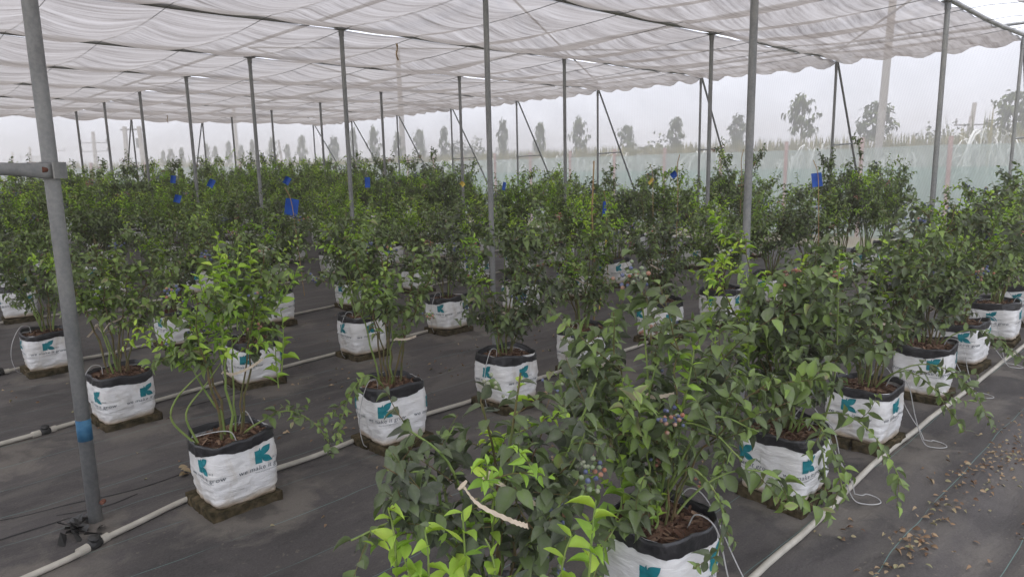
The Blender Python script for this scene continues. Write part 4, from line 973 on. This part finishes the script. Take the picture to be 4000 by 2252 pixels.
def blades(n, fx, fy, h0, h1):
    x, y = fx(n), fy(n); hh = rg.uniform(h0, h1, n); a = rg.uniform(0, 6.28, n); w_ = rg.uniform(.03, .07, n); ln = rg.uniform(.0, .35, n)
    s_ = np.stack([np.sin(a) * w_, -np.cos(a) * w_, 0 * a], 1); o = np.stack([np.cos(a) * ln, np.sin(a) * ln, 0 * a], 1); b0 = np.stack([x, y, hh * .3], 1); tp = np.stack([x, y, hh], 1) + o
    mid = (b0 + tp) / 2 + o * -.15; mb.addn(np.stack([b0 - s_, b0 + s_, mid + s_, mid - s_, tp], 1), [(0, 1, 2, 3), (3, 2, 4)], rg.uniform(0, 1, n))
blades(15000, lambda n: rg.uniform(18.4, 21.5, n), lambda n: rg.uniform(1, 34, n), 1.5, 2.3)
blades(11000, lambda n: rg.uniform(-2, 20, n), lambda n: rg.uniform(28.3, 33, n), 1.4, 2.2)
blades(9000, lambda n: rg.uniform(23, 28, n), lambda n: rg.uniform(1, 70, n), 1.5, 2.3)
tag(mb.build('field_grass', M['spike']), 'yellowish upright blades of the field beyond the fence', 'field crop', kind='stuff')
def tree_mesh(seed, style=0):
    """1 m wide, 1 m tall crown; drooping long leaves in uneven tiers"""
    rg = np.random.RandomState(seed); mb = MB(); N = 44
    P, D, U, L, W, T = [], [], [], [], [], []
    for k in range(N):
        t = (k + rg.uniform(0, 1)) / N
        prof = (.20 + .34 * math.sin(math.pi * min(1, t * .95 + .08)) ** .7) * (1 + .4 * math.sin(t * 15 + seed * 2.1)) * (1 if style == 0 else (1.1 - .55 * t))
        a = k * 2.4 + rg.normal(0, .5); o = np.array([math.cos(a), math.sin(a), 0]); c = o * prof * rg.uniform(.35, .85) + np.array([0, 0, t])
        n = 11; P.append(c + rg.normal(0, 1, (n, 3)) * (.07, .07, .025)); d = o * .5 + rg.normal(0, .5, (n, 3)) + (0, 0, -.75); D.append(d); U.append(rg.normal(0, .4, (n, 3)) + o + (0, 0, .6)); L.append(rg.uniform(.11, .19, n)); W.append(rg.uniform(.35, .5, n)); T.append(rg.uniform(0, 1, n))
    place_leaves(mb, LEAF_F, np.concatenate(P), np.concatenate(D), np.concatenate(U), np.concatenate(L), np.concatenate(W), np.concatenate(T), 0, rg)
    return mb.mesh('crown', M['treeleaf'], True)
TM = [tree_mesh(60 + k, k % 2) for k in range(5)]
tb = MB(); tb.tube([(0, 0, 0), (.01, 0, .5), (-.01, .01, 1)], [.05, .035, .012], 7)
for k in range(7): a = k * 2.4; tb.tube([(0, 0, .48 + .06 * k), (.09 * math.cos(a), .09 * math.sin(a), .53 + .06 * k)], [.012, .005], 4)
TRK = tb.mesh('trunk', M['bark'])
TREES = [(10.04, 3.57, .85), (7.83, 3.2, 1.25), (12.23, 3.12, .6), (14.63, 3.21, .68), (16.77, 3.05, .7), (19.15, 3.46, .68), (21.39, 3.39, .64), (23.74, 3.66, .54), (28.01, 3.62, .58), (29.99, 3.59, .68), (34.24, 3.92, .66), (36.45, 3.99, .6), (38.73, 3.58, .72), (42.78, 3.88, .72), (44.8, 3.4, .5), (46.92, 3.86, .7), (50.26, 3.89, .55), (52.26, 3.6, .5), (54.54, 3.98, .58), (57.12, 3.71, .5), (58.81, 3.93, .55), (64.77, 3.81, .66), (67.52, 3.8, .7), (69.56, 3.76, .55), (4.53, 3.2, .95), (31.96, 3.48, .55)]
order = sorted(range(26), key=lambda k: TREES[k][0])
for q, k in enumerate(order):
    y, h, wd = TREES[k]; root = empty('young_tree', (22.0, y, -.05))
    lo = {0: 2.55, 1: 2.35}.get(k, 2.2)
    c = link('crown', TM[k % 5], root, (0, 0, lo - .1)); c.scale = (wd * .95, wd * .95, h - lo + .15); c.rotation_euler = (0, 0, k * 1.3)
    tr = link('trunk', TRK, root); tr.scale = (1, 1, h - .1)
    nm = (ORD + ['thirteenth', 'fourteenth', 'fifteenth', 'sixteenth', 'seventeenth', 'eighteenth', 'nineteenth', 'twentieth', 'twenty first', 'twenty second', 'twenty third', 'twenty fourth', 'twenty fifth', 'twenty sixth'])[q]
    tag(root, f"young leafy tree beyond the net, {nm} of its line from the walkway side", 'tree', 'young trees in a line beyond the net')
def shrub(x, y, h, wd, seed, label):
    rg = np.random.RandomState(seed); mb = MB(); N = 900
    d = rg.normal(size=(N, 3)); d /= np.linalg.norm(d, axis=1)[:, None]; r = rg.uniform(.6, 1.05, N) * (1 + .25 * np.sin(d[:, 0] * 5 + seed) * np.cos(d[:, 2] * 6))
    P = d * r[:, None] * (wd / 2, wd / 2, h / 2) + (0, 0, h / 2); place_leaves(mb, LEAF_F, P, d + rg.normal(0, .6, (N, 3)), d + (0, 0, .6), rg.uniform(.12, .2, N), rg.uniform(.4, .6, N), rg.uniform(0, 1, N), 0, rg)
    root = empty('round_shrub', (x, y, -.05)); mb.build('crown', M['bush'], root, True); mb = MB(); mb.tube([(0, 0, 0), (.05, 0, h * .6)], [.08, .03], 6); mb.build('trunk', M['bark'], root); tag(root, label, 'shrub', 'round shrubs beyond the net')
shrub(24, 29.4, 3.15, 1.25, 5, 'round dark shrub behind the tree line, fuller of two close together'); shrub(24, 28.0, 3.0, 1.2, 6, 'round dark shrub behind the tree line, paler of two close together'); shrub(24, 16.9, 2.5, 1.5, 7, 'low round shrub behind the pale strap leaved plants')
shrub(30, 4.0, 3.9, 2.6, 8, 'large dark shrub mass at the picture edge behind the tree line'); shrub(31, 6.2, 3.3, 2.8, 9, 'broad scrubby shrub beside the large dark shrub mass'); shrub(33, 9, 2.9, 3.4, 10, 'low wide scrub near the twin far poles')
def power_pole(x, y, h, r, label, arms=(), lean=(0, 0), light=False):
    root = empty('utility_pole', (x, y, -.1)); mb = MB(); mb.tube([(0, 0, 0), (lean[0] * .5, lean[1] * .5, h * .5), (lean[0], lean[1], h)], [r, r * .85, r * .7], 8); mb.build('shaft', M['concrete'], root)
    for z, l in arms:
        mb = MB(); vx, vy = math.cos(VIEW), math.sin(VIEW); cx, cy = lean[0] * z / h, lean[1] * z / h
        mb.tube([(cx - vx * l, cy - vy * l, z), (cx + vx * l, cy + vy * l, z)], .06, 6); mb.build('crossarm', M['wire'], root)
        for s_ in (-1, 0, 1):
            mb = MB(); mb.tube([(cx + vx * l * s_ * .9, cy + vy * l * s_ * .9, z), (cx + vx * l * s_ * .9, cy + vy * l * s_ * .9, z + .25), (cx + vx * l * s_ * .9, cy + vy * l * s_ * .9, z + .45)], [.05, .09, .03], 6); mb.build('insulator', M['wire'], root)
    tag(root, label, 'utility pole', 'concrete utility poles'); return root
power_pole(17.45, 6.2, 8.5, .10, 'tall pale concrete pole rising behind the side net through the roof line', lean=(.02, -.25))
power_pole(22.9, 32.8, 8, .17, 'pale concrete pole between the young trees, middle distance', lean=(0, .1))
power_pole(28.8, 69.3, 8, .2, 'slim pale concrete pole far along the tree line')
power_pole(23.0, 97.3, 6.9, .28, 'far pole with two crossarms standing alone above the field', [(5.6, 1.7), (4.6, 1.7)], (0, -.3))
power_pole(24.1, 127.7, 7.3, .28, 'far thin pole beside the tall front post', [(5.6, 2)], (.5, -.3)); power_pole(26.3, 157.8, 7.2, .28, 'distant thin leaning pole, second of the far pair', [(5.4, 2)], (.4, -.3)); power_pole(28, 187.9, 7.2, .28, 'most distant thin pole near the picture edge', [(5.4, 2)], (.5, -.3))
power_pole(58.2, 14.7, 5.4, .2, 'dark twin pole with raised crossarm beyond the arching plants', [(3.9, 1.2)], (.2, -.3)); power_pole(60.1, 15.3, 4.6, .2, 'shorter leaning half of the dark twin pole', (), (.2, -.3))
power_pole(26.2, 54.0, 4.2, .12, 'slim leaning stick pole between far young trees', (), (-.3, .2))
root = empty('transformer_frame', (19, 67.4, -.1))
vx, vy = math.cos(VIEW), math.sin(VIEW)
for s_ in (-1, 1): mb = MB(); mb.tube([(vx * .75 * s_, vy * .75 * s_, 0), (vx * .62 * s_, vy * .62 * s_, 5.8)], [.24, .18], 8); mb.build('shaft', M['concrete'], root)
for z in (5.55, 2.7): mb = MB(); mb.tube([(-vx * 1.0, -vy * 1.0, z), (vx * 1.0, vy * 1.0, z)], .08, 6); mb.build('crossarm', M['wire'], root)
mb = MB(); mb.tube([(vx * .35, vy * .35, 4.0), (vx * .35, vy * .35, 4.8)], .12, 6); mb.build('insulator', M['wire'], root)
tag(root, 'H shaped pair of concrete poles with two crossbars', 'utility pole', 'concrete utility poles')

# ------------------------------------------------------------------ dusty air over the fields
t = NT('dusty_air')
pv = t.n('VolumePrincipled'); pv.inputs['Color'].default_value = (.96, .89, .80, 1); pv.inputs['Density'].default_value = .0058; pv.inputs['Anisotropy'].default_value = .2
t.l(pv.outputs[0], t.out.inputs['Volume'])
mb = MB(); mb.box((20, 70, 4.0), (260, 300, 10.0)); tag(mb.build('haze', t.m), kind='stuff')
